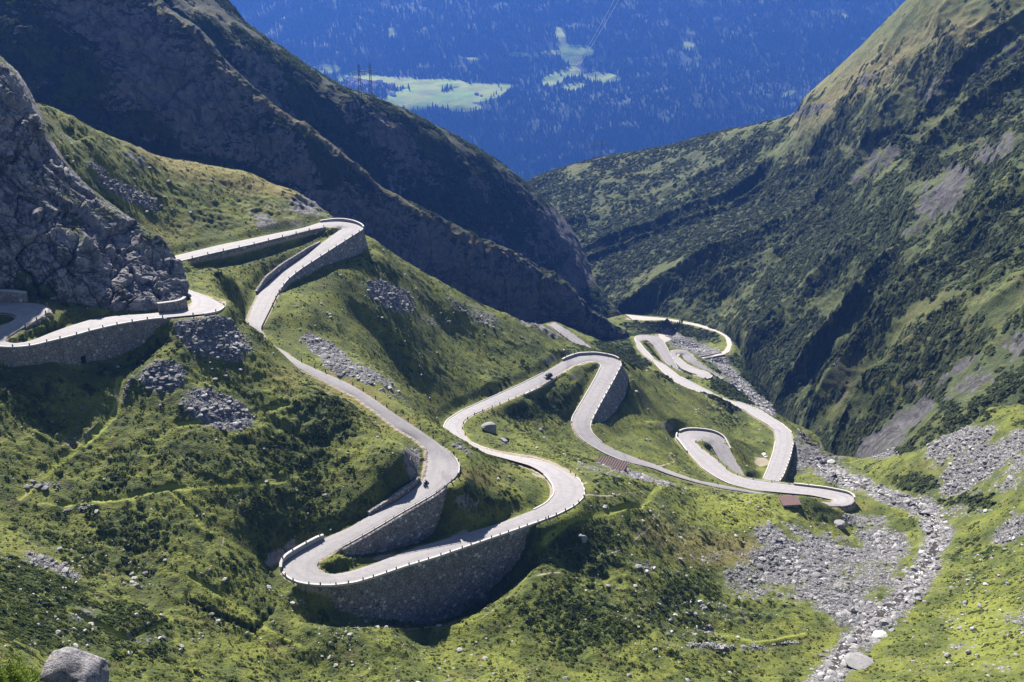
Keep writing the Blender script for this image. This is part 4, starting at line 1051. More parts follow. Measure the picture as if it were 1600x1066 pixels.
up_wall('parapet_wall', 0, 1, (1240,758), (1334,780), [(0,.6),(1,.8)], M_conc, 'parapet wall round the road end beside the rocky stream', off=.1, thick=.4, cat='parapet', cap=M_kerb)

def kerb(rd, side, p0, p1, w=0.32, h=0.22, off=0.0):
    i, j = edge_range(rd, side, p0, p1)
    A, nrm = edge_out(rd, side)
    a = A[i:j + 1]; n2 = nrm[i:j + 1]
    pr = [(off, -.3), (off, h), (off + w, h), (off + w, -.3)]
    P = np.stack([np.concatenate([a[:, :2] + n2 * o, a[:, 2:] + z + 0.05], 1) for o, z in pr], 1)
    P[..., 2] += 0.03 * fbm(P, 2.0, 1, 3)
    o = np_mesh('road_kerb', P.reshape(-1, 3), grid_faces(len(a), 4), M_kerb, False)
    bm = bmesh.new(); bm.from_mesh(o.data); bmesh.ops.recalc_face_normals(bm, faces=bm.faces[:]); bm.to_mesh(o.data); bm.free()
    tag(o, kind='structure'); return o
for side, p0, p1, w in [(1,(-10,541),(255,498),.45),(1,(318,491),(351,478),.45),(0,(292,484),(349,477),.01),(1,(441,893),(844,814),.5),(1,(844,814),(895,745),.35),(0,(835,797),(850,741),.4),(0,(714,689),(723,641),.35),
                        (1,(738,693),(780,708),.3),(1,(845,604),(921,565),.35),(1,(921,565),(894,660),.4),(0,(968,563),(921,668),.45),(0,(921,668),(940,691),.35),(0,(723,641),(849,583),.25),(1,(818,616),(846,604),.6),
                        (1,(1216,754),(1239,690),.45),(0,(1193,748),(1212,690),.4),(0,(1141,757),(1076,708),.3),(1,(270,411),(440,370),.35),(0,(568,358),(440,450),.3),(0,(679,772),(540,852),.3),(0,(706,710),(716,740),.35),
                        (0,(1111,619),(1023,567),.3),(1,(1113,615),(1064,590),.3),(0,(1037,535),(1059,576),.4),(0,(1079,552),(1131,592),.5),(1,(1060,560),(1064,556),.3),(1,(1064,557),(1094,578),.3),(0,(994,535),(1030,527),.35),(1,(998,535),(1021,560),.4),(1,(1080,593),(1113,587),.4),
                        (1,(1150,635),(1237,676),.4),(1,(903,682),(975,721),.25),(1,(1166,748),(1240,758),.3)]:
    if w > .1: kerb(0, side, p0, p1, w, 0.2 if w < .45 else 0.3)
kerb(1, 0, (934,551), (992,572), .4, .3)

# ------------------------------------------------------------------ stone bollards along the edges
def bollard_mesh():
    bm = bmesh.new()
    prof = [(0.20, -0.4), (0.20, 0.0), (0.185, 0.55), (0.17, 0.86), (0.12, 0.97), (0.0, 1.0)]
    n = 8; rings = []
    for r, z in prof[:-1]: rings.append([bm.verts.new((r * math.cos(2 * math.pi * (q + .5) / n), r * math.sin(2 * math.pi * (q + .5) / n), z)) for q in range(n)])
    tip = bm.verts.new((0, 0, prof[-1][1]))
    for a, b in zip(rings[:-1], rings[1:]):
        for q in range(n): bm.faces.new((a[q], a[(q + 1) % n], b[(q + 1) % n], b[q]))
    for q in range(n): bm.faces.new((rings[-1][q], rings[-1][(q + 1) % n], tip))
    return bm
boll0 = bm_obj('stone_bollard', bollard_mesh(), M_dark)
boll_used = [False]
def bollards(rd, side, p0, p1, spacing, off, label, group, hsc=1.0, zoff=0.0):
    i, j = edge_range(rd, side, p0, p1)
    A, nrm = edge_out(rd, side)
    s = np.r_[0, np.cumsum(np.linalg.norm(np.diff(A[i:j + 1], axis=0), axis=1))]
    m = max(2, int(round(s[-1] / spacing)) + 1)
    cnt = 0
    for q in np.linspace(0, s[-1], m):
        k = i + int(np.argmin(np.abs(s - q)))
        if not boll_used[0]: o = boll0; boll_used[0] = True
        else: o = boll0.copy(); COL.objects.link(o)
        o.location = (A[k, 0] + nrm[k, 0] * off, A[k, 1] + nrm[k, 1] * off, A[k, 2] + zoff)
        o.rotation_euler = (random.uniform(-.05, .05), random.uniform(-.05, .05), random.uniform(0, 3))
        o.scale = (1, 1, hsc * random.uniform(.9, 1.08))
        tag(o, label, 'bollard', group); cnt += 1
    return cnt
nb = 0
for a in [
 (0,1,(-5,542),(255,498),4.4,.25,'dark stone bollard on top of the long wall under the uppermost left bend','bollards on the long upper left wall'),
 (0,1,(300,492),(350,478),6.5,.25,'stone bollard round the bright bend at the end of the cliff','bollards round the cliff bend'),
 (0,0,(60,474),(40,509),3.8,.2,'stone bollard in shade round the bend at the left edge','bollards round the shaded left bend'),
 (0,1,(300,404),(505,356),7.0,.25,'stone bollard on the low wall under the upper leg of the back hairpin','bollards on the upper leg of the back hairpin'),
 (0,0,(515,346),(425,476),5.6,.3,'stone bollard along the outer edge of the upper hairpin and its descending leg','bollards on the descending leg of the upper hairpin'),
 (0,0,(470,567),(706,710),5.2,.7,'stone bollard along the right edge of the long straight descending to the motorcycle bend','bollards along the straight above the motorcycle bend'),
 (0,0,(708,712),(705,752),3.0,.5,'stone bollard round the outside of the motorcycle bend','bollards round the motorcycle bend'),
 (0,1,(500,846),(441,880),4.0,.4,'short pale stone post on the concrete parapet at the tip of the front hairpin','posts on the front hairpin parapet',.9,1.0),
 (0,1,(445,899),(850,811),3.5,.3,'dark stone bollard in the row on top of the tallest front wall','bollards on the tallest front wall'),
 (0,1,(856,809),(890,739),3.6,.3,'stone bollard round the wide bend right of the front hairpin','bollards round the wide bend right of the front hairpin'),
 (0,1,(725,680),(818,617),6.5,.4,'stone bollard along the lower road edge left of the black car','bollards along the leg left of the black car'),
 (0,1,(826,612),(885,580),5.5,.4,'stone bollard along the grassy road edge near the black car','bollards near the black car'),
 (0,0,(885,561),(968,562),8.0,.35,'stone post on the parapet round the top of the black car hairpin','posts round the black car hairpin',1.0,.7),
 (0,0,(970,569),(924,658),4.2,.3,'stone bollard on the crown of the broad sloping wall','bollards on the broad sloping wall'),
 (0,0,(960,702),(1120,757),11,.5,'small stone post along the narrow road leg in front of the meadow','posts along the meadow leg'),
 (0,1,(1135,741),(1290,764),7.5,.3,'stone bollard along the far edge of the road leading to the stream bend','bollards toward the stream bend'),
 (0,0,(1060,680),(1150,722),7,.3,'stone post round the narrow loop near the white car','posts round the narrow loop'),
 (0,1,(1217,752),(1239,688),4.6,.25,'stone bollard on the low wall of the leg beside the gorge','bollards beside the gorge'),
 (0,1,(1236,676),(1166,633),6.0,.4,'stone bollard on the outer edge of the leg above the gorge bushes','bollards above the gorge bushes'),
 (0,0,(1046,551),(1059,576),5.5,.3,'far stone post on the upper small hairpin leg','posts on the far upper small hairpin'),
 (0,0,(1080,552),(1131,592),5.5,.3,'far stone post on the last leg before the bridge','posts on the last leg before the bridge'),
 (1,0,(870,505),(934,551),6.0,.3,'stone post along the old road stretch behind the black car hairpin','posts along the old road stretch'),
 (1,1,(876,522),(917,552),6.0,-.3,'stone post on the near side of the old road stretch behind the black car hairpin','posts on the near side of the old road stretch'),
]:
    nb += bollards(*a)
print('bollards', nb)

# ------------------------------------------------------------------ railing on the wedge wall
def tube_np(pts, r, n=6):
    pts = np.asarray(pts, float)
    t = np.gradient(pts, axis=0); t /= np.linalg.norm(t, axis=1, keepdims=True)
    a = np.cross(t, [0, 0, 1.0]); a /= np.linalg.norm(a, axis=1, keepdims=True) + 1e-9
    b = np.cross(a, t)
    an = np.linspace(0, 2 * math.pi, n + 1)
    P = pts[:, None] + r * (a[:, None] * np.cos(an)[None, :, None] + b[:, None] * np.sin(an)[None, :, None])
    return P.reshape(-1, 3), grid_faces(len(pts), n + 1)
M_rail = plain('weathered_rail', (0.16, 0.15, 0.13), 0.7, 0.2)
top, base, n2, h = WALL_GEO['W6']
rail = empty('road_railing', tuple(top[len(top) // 2]), 0, 'two-bar dark railing on posts along the road edge above the wedge shaped wall', 'railing')
off = np.array(rail.location)
line = top.copy(); line[:, :2] -= n2 * 0.75
for z in (0.5, 0.95):
    v, f = tube_np(line + [0, 0, z] - off, 0.06)
    np_mesh('bar', v, f, M_rail, True, parent=rail)
s = np.r_[0, np.cumsum(np.linalg.norm(np.diff(line, axis=0), axis=1))]
pb = bmesh.new(); box_bm(pb, (0, 0, .4), (.16, .16, 1.3)); post0 = bm_obj('post', pb, M_rail, rail)
for n_, q in enumerate(np.arange(0, s[-1], 3.6)):
    k = int(np.argmin(np.abs(s - q)))
    o = post0 if n_ == 0 else post0.copy()
    if n_: COL.objects.link(o); o.parent = rail
    o.location = line[k] - off

# ------------------------------------------------------------------ bridge over the lower stream
b0, b1 = PZ(1089, 561, -331), PZ(1130, 553, -331)
bd = Vector(b1 - b0); blen = bd.length; bang = math.atan2(bd.y, bd.x)
mid = Vector((b0 + b1) / 2)
br = empty('stone_bridge', mid, bang, 'small stone arch bridge carrying the track over the stream below the last bend', 'bridge')
bm = bmesh.new()
n = 20; W = 2.6
ring = []
for q in range(n + 1):
    x = -blen / 2 + blen * q / n
    u = (q / n - .5) * 2
    zb = -1.2 - (6.5 * (1 - math.sqrt(max(0, 1 - (u / .62) ** 2))) if abs(u) < .62 else 7.5)
    ring.append([bm.verts.new((x, y, z)) for y in (-W, W) for z in (zb, -0.1)])
for a, b in zip(ring[:-1], ring[1:]):
    for (i, j) in ((0, 1), (1, 3), (3, 2), (2, 0)): bm.faces.new((a[i], a[j], b[j], b[i]))
bm.faces.new(ring[0]); bm.faces.new(ring[-1])
bm_obj('arch', bm, M_wall, br)
for sy in (-1, 1):
    bm = bmesh.new(); box_bm(bm, (0, sy * (W - .2), .35), (blen, .35, .8)); bm_obj('parapet', bm, M_kerb, br)

# ------------------------------------------------------------------ streams
def stream_ribbon(pts, w, name='stream'):
    c = np.array([LOOK.at(*p) for p in pts]); c = catmull(c, 220)
    for _ in range(6): c[1:-1] = .25 * c[:-2] + .5 * c[1:-1] + .25 * c[2:]
    t = np.gradient(c[:, :2], axis=0); t /= np.linalg.norm(t, axis=1, keepdims=True)
    nn = np.stack([-t[:, 1], t[:, 0]], -1)
    wv = w * (1 + .6 * fbm(c[:, :2], 12, 2, 9))
    wob = 1.5 * fbm(c[:, :2], 9, 2, 19)
    s = np.linspace(-1, 1, 7)
    P = np.stack([np.concatenate([c[:, :2] + nn * (wob + wv * q)[:, None], c[:, 2:]], 1) for q in s], 1)
    for i in range(P.shape[0]):
        zc = np.median([ground_z(P[i, j, 0], P[i, j, 1]) for j in range(7)])
        P[i, :, 2] = zc + 0.12
    return np_mesh(name, P.reshape(-1, 3), grid_faces(*P.shape[:2]), M_water, True)
def water_mat():
    k = NB('stream_water')
    f = k.noise(0.5, 5, 0.7, dist=1.0)
    foam = k.ss(f, 0.52, 0.66)
    k.col(k.mix(foam, (0.055, 0.042, 0.028), (0.75, 0.77, 0.8)))
    k.rough(k.lin(foam, 0, 1, 0.08, 0.7))
    k.b.inputs['Specular IOR Level'].default_value = 0.5
    k.bump(k.noise(1.5, 3), 0.5, 0.15)
    return k.m
M_water = water_mat()
tag(stream_ribbon(stream_pts[1:], 2.1), kind='structure')
tag(stream_ribbon([(1245,668),(1250,674),(1256,680),(1258,690)], 2.4), kind='structure')
tag(stream_ribbon(stream2_pts, 2.4), kind='structure')
# ------------------------------------------------------------------ scattered growth and stones (uncountable cover)
ICO_V, ICO_F = None, None
def ico(sub):
    bm = bmesh.new(); bmesh.ops.create_icosphere(bm, subdivisions=sub, radius=1.0)
    v = np.array([x.co[:] for x in bm.verts]); f = np.array([[q.index for q in p.verts] for p in bm.faces]); bm.free()
    return v, f
def clump_variant(r, nq=14):
    """a low bush: leaf-spray quads spread over a dome"""
    vs, fs = [], []
    for q in range(nq):
        a = r.uniform(0, 2 * math.pi); z = r.uniform(0.0, 1.0)
        d = np.array([math.cos(a) * math.sqrt(1 - z * z), math.sin(a) * math.sqrt(1 - z * z), z])
        c = d * r.uniform(.55, 1.0); c[2] *= .85
        n = d + r.normal(0, .45, 3); n /= np.linalg.norm(n)
        u = np.cross(n, r.normal(0, 1, 3)); u /= np.linalg.norm(u); w = np.cross(n, u)
        s = r.uniform(.32, .6)
        b = len(vs)
        vs += [c + u * s * .9 + n * .08, c + w * s - n * .1, c - u * s + n * .05, c - w * s * .85 - n * .12]
        fs.append([b, b + 1, b + 2, b + 3])
    return np.array(vs), np.array(fs)
def rock_variant(r, sub=1, flat=.7):
    v, f = ico(sub)
    for _ in range(5):
        n = r.normal(0, 1, 3); n /= np.linalg.norm(n); h = r.uniform(.35, .75)
        d = v @ n; m = d > h
        v[m] -= np.outer(d[m] - h, n)
    v *= r.uniform(.75, 1.25, 3) * np.array([1, 1, flat])
    v += r.normal(0, .04, v.shape)
    return v, f
def conifer_variant(r, n=6):
    vs, fs = [], []
    for (z0, z1, rd_) in ((.05, .55, .20), (.32, .80, .15), (.58, 1.0, .10)):
        b = len(vs)
        for q in range(n):
            a = 2 * math.pi * q / n + r.uniform(-.3, .3)
            k = rd_ * r.uniform(.75, 1.2)
            vs.append([k * math.cos(a), k * math.sin(a), z0 + r.uniform(-.04, .02)])
        vs.append([0, 0, z1])
        for q in range(n): fs.append([b + q, b + (q + 1) % n, b + n])
    return np.array(vs), np.array(fs)
def merge(variants, pos, scale, rot, tint, nrm=None, squash=None):
    """many small pieces as one mesh"""
    V, F, T = [], [], []
    base = 0
    pick = rng.integers(0, len(variants), len(pos))
    for k, (v, f) in enumerate(variants):
        m = np.flatnonzero(pick == k)
        if not len(m): continue
        c, s = np.cos(rot[m]), np.sin(rot[m])
        x = v[None, :, 0] * c[:, None] - v[None, :, 1] * s[:, None]
        y = v[None, :, 0] * s[:, None] + v[None, :, 1] * c[:, None]
        z = np.broadcast_to(v[None, :, 2], x.shape)
        P = np.stack([x, y, z], -1) * scale[m][:, None, None]
        if squash is not None: P[..., 2] *= squash[m][:, None]
        if nrm is not None:        # lean with the slope
            P[..., 2] -= (P[..., 0] * (nrm[m, 0] / nrm[m, 2])[:, None] + P[..., 1] * (nrm[m, 1] / nrm[m, 2])[:, None]) * 0.8
        P += pos[m][:, None, :]
        nv = v.shape[0]
        V.append(P.reshape(-1, 3))
        F.append((f[None] + (np.arange(len(m)) * nv)[:, None, None] + base).reshape(-1, f.shape[1]))
        T.append(np.repeat(tint[m], nv))
        base += len(m) * nv
    return np.concatenate(V), np.concatenate(F), np.concatenate(T)
def cell_area(P):
    a = np.linalg.norm(np.cross(P[1:, :-1] - P[:-1, :-1], P[:-1, 1:] - P[:-1, :-1]), axis=-1)
    return a
def sample_grid(P, N, dens, n, px, py, margin=60):
    """n random points on a gridded surface, weighted by density per unit area, inside the picture"""
    a = cell_area(P)
    ok = (px > -margin) & (px < 1600 + margin) & (py > -margin) & (py < 1066 + margin)
    w = a * np.clip(dens, 0, None)[:-1, :-1] * ok[:-1, :-1]
    cw = np.cumsum(w.ravel().astype(np.float64))
    q = np.searchsorted(cw, rng.random(n) * cw[-1])
    i, j = np.divmod(q, w.shape[1])
    i = np.clip(i, 0, P.shape[0] - 2); j = np.clip(j, 0, P.shape[1] - 2)
    u, v = rng.random(n)[:, None], rng.random(n)[:, None]
    p = (P[i, j] * (1 - u) + P[i + 1, j] * u) * (1 - v) + (P[i, j + 1] * (1 - u) + P[i + 1, j + 1] * u) * v
    nn = N[i, j].copy(); nn[nn[:, 2] < .25, 2] = .25
    return p.astype(float), nn, i, j
Q = 1.0
clumps = [clump_variant(np.random.default_rng(100 + k)) for k in range(8)]
small_clumps = [clump_variant(np.random.default_rng(200 + k), 8) for k in range(6)]
M_shrub = foliage_mat('shrub_leaves', (0.040, 0.062, 0.014), (0.120, 0.146, 0.028), .38)
M_tuft = foliage_mat('grass_tussock', (0.054, 0.074, 0.015), (0.170, 0.186, 0.036), .38)
M_alder = foliage_mat('alder_leaves', (0.032, 0.049, 0.017), (0.092, 0.110, 0.033), .36)  # leaf tones lowered too, carrying part of the right flank's shade
M_conifer = foliage_mat('conifer_needles', (0.012, 0.024, 0.011), (0.034, 0.058, 0.022), .1)

# dwarf shrubs on the near slopes
dist_w = np.clip(300.0 / RR, .15, 1.6) ** 1.0
open_w = (1 - .85 * lush_ter) * smoothstep(.35, .1, scree) * smoothstep(.4, .15, path) * smoothstep(.5, .2, rock)
sh_d = smoothstep(.25, .75, shrub + .35 * fbm(p2, 5, 2, 701)) * open_w * smoothstep(2.0, 6.0, edge) * dist_w
n = int(46000 * Q)
p, nn, i, j = sample_grid(GP, GN, sh_d, n, GPX, GPY)
sc = rng.gamma(4, .13, n).clip(.2, 1.4) * (1 + .6 * smoothstep(450, 750, RR[i, j]))
v, f, t = merge(clumps, p - [0, 0, .1], sc, rng.random(n) * 6.28, np.clip(rng.normal(.4, .25, n), 0, 1), nn, rng.uniform(.55, .9, n))
tag(np_mesh('shrubbery', v, f, M_shrub, False, dict(tint=t)), kind='stuff')
# grass tussocks
tf_d = open_w * smoothstep(1.2, 3.0, edge) * (.35 + .65 * smoothstep(-.2, .5, fbm(p2, 8, 3, 711))) * dist_w * (1 - .75 * smooth_meadow)
n = int(170000 * Q)
p, nn, i, j = sample_grid(GP, GN, tf_d, n, GPX, GPY)
sc = rng.gamma(4, .075, n).clip(.12, .7)
v, f, t = merge(small_clumps, p - [0, 0, .05], sc, rng.random(n) * 6.28, np.clip(rng.normal(.45, .25, n) + .25 * dry[i, j], 0, 1), nn, rng.uniform(.6, 1.1, n))
tag(np_mesh('grass', v, f, M_tuft, False, dict(tint=t)), kind='stuff')
# alder scrub of the right mountain and the left flanks
def scrub(name, L, dens, n, r0, r1, mat, seed, label=None, vset=clumps):
    p, nn, i, j = sample_grid(L['P'], L['N'], dens, n, L['px'], L['py'])
    sc = rng.uniform(r0, r1, n) * rng.uniform(.7, 1.2, n)
    tint = np.clip(.45 + .3 * fbm(p, 40, 2, seed) + rng.normal(0, .18, n), 0, 1)
    v, f, t = merge(vset, p - [0, 0, .3], sc, rng.random(n) * 6.28, tint, nn, rng.uniform(.6, .95, n))
    return tag(np_mesh(name, v, f, mat, False, dict(tint=t)), kind='stuff')
dR = smoothstep(.3, .75, FR['a']['shrub'] + .4 * fbm(FR['P'], 12, 2, 721)) * smoothstep(.55, .2, FR['a']['rock'])
scrub('alder_undergrowth', FR, dR, int(52000 * Q), .8, 2.3, M_alder, 731)
dL = smoothstep(.45, .9, FL1['a']['shrub'] + .4 * fbm(FL1['P'], 12, 2, 741)) * smoothstep(.4, .1, FL1['a']['rock'])
scrub('slope_undergrowth', FL1, dL, int(16000 * Q), .7, 1.7, M_shrub, 751)
dL = smoothstep(.45, .9, FL2['a']['shrub'] + .4 * fbm(FL2['P'], 12, 2, 761)) * smoothstep(.4, .1, FL2['a']['rock'])
scrub('slope_undergrowth', FL2, dL, int(16000 * Q), .9, 2.2, M_shrub, 771)
# taller bushes in the valley floor
vb = blobs(GPX, GPY, [(1165,612,50,26,1),(1178,600,20,18,1),(1070,518,60,12,1),(1060,508,70,8,1),(1260,650,20,10,.4),(1040,585,12,6,.5),(1055,590,20,5,.7),(1440,755,40,14,.5),(1505,785,40,12,.6),(1540,650,10,6,.6),(990,560,40,14,.6)]) * smoothstep(2, 5, edge) * smoothstep(.5, .2, scree)
n = int(6000 * Q)
p, nn, i, j = sample_grid(GP, GN, vb, n, GPX, GPY)
v, f, t = merge(clumps, p - [0, 0, .2], rng.uniform(1.0, 2.4, n), rng.random(n) * 6.28, np.clip(rng.normal(.4, .2, n), 0, 1), nn, rng.uniform(.7, 1, n))
tag(np_mesh('valley_undergrowth', v, f, M_alder, False, dict(tint=t)), kind='stuff')
# forest of the far mountain
con = [conifer_variant(np.random.default_rng(300 + k)) for k in range(6)]
dF = smoothstep(.42, .3, FF['a']['meadow'] + .12 * fbm(FF['P'], 25, 2, 781)) * (.3 + .7 * smoothstep(-.5, .2, fbm(FF['P'], 90, 3, 791)))
n = int(95000 * Q)
p, nn, i, j = sample_grid(FF['P'], FF['N'], dF, n, FF['px'], FF['py'], 120)
v, f, t = merge(con, p - [0, 0, 1.0], rng.uniform(15, 34, n), rng.random(n) * 6.28, np.clip(.35 + .5 * fbm(p, 130, 3, 795) + rng.normal(0, .22, n), 0, 1))
tag(np_mesh('forest', v, f, M_conifer, False, dict(tint=t)), kind='stuff')

# scree and loose stones
def scree_mat(name, a, b):
    k = NB(name)
    c = k.mix(k.attr('tint'), a, b)
    c = k.mix(k.math('MULTIPLY', k.ss(k.noise(1.4, 4, .65), .5, .7), .55), c, tuple(x * .5 for x in a))
    k.col(c); k.bump(k.noise(3.0, 4), .4, .1)
    return k.m
M_stone = scree_mat('loose_stone', (0.11, 0.105, 0.107), (0.40, 0.385, 0.38))
rv = [rock_variant(np.random.default_rng(400 + k), 1, .6) for k in range(8)]
sc_d = (1 - .85 * pool) * smoothstep(.25, .95, scree) * np.clip(320.0 / RR, .2, 1.4)
n = int(95000 * Q)
p, nn, i, j = sample_grid(GP, GN, sc_d, n, GPX, GPY)
s_ = (rng.pareto(2.2, n) * .17 + .15).clip(.12, 1.3) * (1 + .25 * smoothstep(350, 700, RR[i, j]))
v, f, t = merge(rv, p + [0, 0, .02], s_, rng.random(n) * 6.28, np.clip(rng.gamma(1.4, .2, n) + .32 * np.clip(bed[i, j], 0, 1) * rng.random(n), 0, 1))
tag(np_mesh('rubble', v, f, M_stone, False, dict(tint=t)), kind='stuff')
# larger stones of the stream bed and the fan
bd_d = (1 - .8 * pool) * (np.clip(bed, 0, 1) ** 2 * 1.0 + .35 * smoothstep(.6, .9, scree) * (GPX > 1100)) * smoothstep(.3, .6, scree) * np.clip(320. / RR, .2, 1.4)
n = int(1500 * Q)
p, nn, i, j = sample_grid(GP, GN, bd_d, n, GPX, GPY)
s_ = rng.uniform(.45, 1.4, n) ** 1.7
v, f, t = merge([rock_variant(np.random.default_rng(450 + k), 2, .6) for k in range(8)], p, s_, rng.random(n) * 6.28, np.clip(rng.normal(.5, .3, n), 0, 1.2))
tag(np_mesh('stream_rubble', v, f, M_stone, False, dict(tint=t)), kind='stuff')
# scattered pale stones in the grass
st_d = np.clip(.12 + .6 * blobs(GPX, GPY, [(1530,960,110,110,1),(1150,830,120,60,.7),(1000,850,120,70,.6),(150,940,160,90,.7),(500,960,120,60,.5),(560,930,80,50,.4),(600,500,120,60,.4),(1060,960,140,90,.6),(250,300,120,40,.5),(400,690,200,60,.3),(470,500,50,30,.4)]), 0, 1) * smoothstep(1.5, 4, edge) * np.clip(300. / RR, .2, 1.4) * (.2 + .8 * smoothstep(0, .4, fbm(p2, 18, 2, 801)))
n = int(13000 * Q)
p, nn, i, j = sample_grid(GP, GN, st_d, n, GPX, GPY)
s_ = (rng.pareto(2.4, n) * .2 + .15).clip(.14, 1.0)
v, f, t = merge(rv, p, s_, rng.random(n) * 6.28, np.clip(rng.normal(.65, .25, n), 0, 1))
tag(np_mesh('stone_litter', v, f, M_stone, False, dict(tint=t)), kind='stuff')

# ------------------------------------------------------------------ boulders one can pick out
def boulder_mat(name, a, b, moss=0.0):
    k = NB(name)
    n1 = k.noise(.8, 6, .65); n2 = k.noise(4.0, 4, .6)
    c = k.mix(n1, a, b)
    c = k.mix(k.math('MULTIPLY', k.ss(n2, .55, .7), .6), c, tuple(x * .4 for x in a))
    if moss: c = k.mix(k.math('MULTIPLY', k.ss(k.noise(.5, 4), .45, .6), moss), c, (.075, .085, .03))
    k.col(c); k.bump(k.math('ADD', n1, k.math('MULTIPLY', n2, .5)), .7, .25)
    return k.m
MB_ = [boulder_mat('boulder_grey', (.17, .165, .165), (.33, .315, .31)), boulder_mat('boulder_pale', (.36, .345, .33), (.55, .53, .51)), boulder_mat('boulder_mossy', (.15, .145, .13), (.26, .25, .23), .6)]
def boulder_np(seed, sub=3, flat=.75, rough=.10):
    r = np.random.default_rng(seed)
    v, f = ico(sub)
    for _ in range(8):
        n = r.normal(0, 1, 3); n /= np.linalg.norm(n); h = r.uniform(.4, .75)
        d = v @ n; m = d > h; v[m] -= np.outer(d[m] - h, n) * .9
    v *= r.uniform(.8, 1.2, 3) * np.array([1, 1, flat])
    nz = fbm(v + seed, .8, 4, seed)
    v *= (1 + rough * nz)[:, None]
    return v, f
bmesh_cache = {}
def boulder(px, py, size_px, mi, label, group=None, flat=.75, seed=None, sx=1.0, sub=2, rz=None, at=None, name='boulder', sink=.3):
    pt = LOOK.at(px, py) if at is None else at
    dep = proj(pt)[2]
    s = size_px * dep / FPX * .5
    seed = seed if seed is not None else random.randrange(12)
    key = (seed, mi, sub, flat)
    if key not in bmesh_cache:
        v, f = boulder_np(900 + seed, sub, flat)
        o = np_mesh(name, v, f, MB_[mi], False); bmesh_cache[key] = o.data
    else:
        o = bpy.data.objects.new(name, bmesh_cache[key]); COL.objects.link(o)
    o.location = (pt[0], pt[1], pt[2] + s * flat * (1 - 2 * sink) * .5)
    o.scale = (s * sx, s, s); o.rotation_euler = (random.uniform(-.2, .2), random.uniform(-.2, .2), random.uniform(0, 6.28) if rz is None else rz)
    tag(o, label, 'boulder', group)
    return o
boulder(752, 938, 27, 2, 'big squarish mossy boulder standing at the foot of the tallest stone wall', flat=1.1, seed=3, sub=3, rz=.5, sink=.15)
boulder(1333, 955, 8, 1, 'upright pointed white boulder standing in the scree above the stream', flat=1.8, seed=5, sink=.1)
boulder(1338, 1038, 62, 0, 'long flat grey slab lying in the stream bed near the bottom edge', flat=.32, seed=7, sx=1.0, sub=3, rz=-.25, sink=.2)
boulder(1372, 994, 34, 1, 'long pale curved slab across the stream', flat=.35, seed=8, sub=3, rz=-.5, sink=.2)
boulder(1380, 976, 17, 0, 'round dark boulder at the upper side of the stream pool', flat=.9, seed=1, sub=3)
boulder(1313, 822, 24, 0, 'grey lilac boulder on the bright meadow below the stream bend of the road', flat=.7, seed=2, sub=3)
boulder(764, 671, 26, 0, 'long dark boulder on the slope inside the bend left of the black car', flat=.7, seed=4, sub=3, rz=.6)
boulder(786, 689, 16, 0, 'dark boulder with pale rubble, lower of the two on the slope inside the bend', flat=.8, seed=6, sub=3)
boulder(1190, 690, 6, 1, 'small white boulder in the meadow above the white car', flat=.9, seed=9)
boulder(1187, 793, 8, 1, 'flat pale block lying in bright grass left of the red roof by the road', flat=.5, seed=10)
boulder(185, 572, 10, 1, 'pale slab in the shadow below the long stone wall', flat=.4, seed=11)
boulder(104, 203, 9, 1, 'pale boulder near the top of the grassy spur behind the cliff', flat=.7, seed=0)
boulder(262, 282, 8, 1, 'white boulder on the grassy saddle of the spur', flat=.6, seed=3)
boulder(910, 845, 15, 0, 'grey boulder on the slope right of the tallest wall', flat=.9, seed=5, sub=3)
boulder(844, 670, 8, 0, 'single small dark boulder on the slope below the black car', flat=.8, seed=2)
boulder(1298, 722, 14, 1, 'pale block in the stream just below the gorge mouth', flat=.9, seed=6)
boulder(982, 1056, 10, 0, 'grey boulder in grass at the bottom edge right of the middle', flat=.9, seed=4)
groups = [
 ('boulders in the stream bed', 'grey boulder lying in the rocky stream bed', [(40, stream_pts[1:6], 22, (6, 15), (0, 1))]),
 ('boulders along the upper stream bend', 'grey boulder beside the stream between the road end and the scree slope', [(26, [(1460,850),(1440,800),(1390,775),(1340,755),(1290,735)], 20, (6, 13), (0, 1))]),
 ('boulders on the big scree fan', 'grey boulder among the scree fan left of the stream', [(34, [(1190,900),(1260,890),(1340,930)], 50, (5, 11), (0,))]),
 ('boulders on the right bank', 'pale boulder lying in grass on the bank right of the stream', [(34, [(1560,800),(1540,920),(1500,1000),(1570,1040)], 60, (5, 13), (1, 0))]),
 ('boulders on the scree slope under the rock outcrops', 'grey boulder on the broad scree slope under the dark rock outcrops', [(24, [(1440,700),(1520,700),(1530,745)], 34, (5, 10), (0, 1))]),
 ('boulders on the scree beside the straight road', 'grey boulder in the scree on the slope right of the long straight road', [(22, [(490,530),(540,580),(620,620)], 16, (5, 10), (0, 1))]),
 ('boulders on the knoll scree', 'grey boulder on the scree of the knoll below the bright cliff bend', [(20, [(300,510),(350,560),(330,640)], 26, (5, 10), (0,))]),
 ('boulders on the lower left slope', 'pale boulder on the grassy slope in the lower left corner', [(24, [(60,870),(140,960),(260,1010),(480,940)], 40, (5, 11), (1, 0))]),
 ('boulders on the slope below the tallest wall', 'grey boulder on the slope right of and below the tallest stone wall', [(26, [(880,900),(980,920),(1100,980),(1000,860)], 55, (5, 11), (0, 1))]),
 ('boulders on the grassy spur', 'pale boulder on the grassy spur behind the rock cliff', [(16, [(100,220),(170,290),(230,330)], 18, (4, 8), (1, 0))]),
]
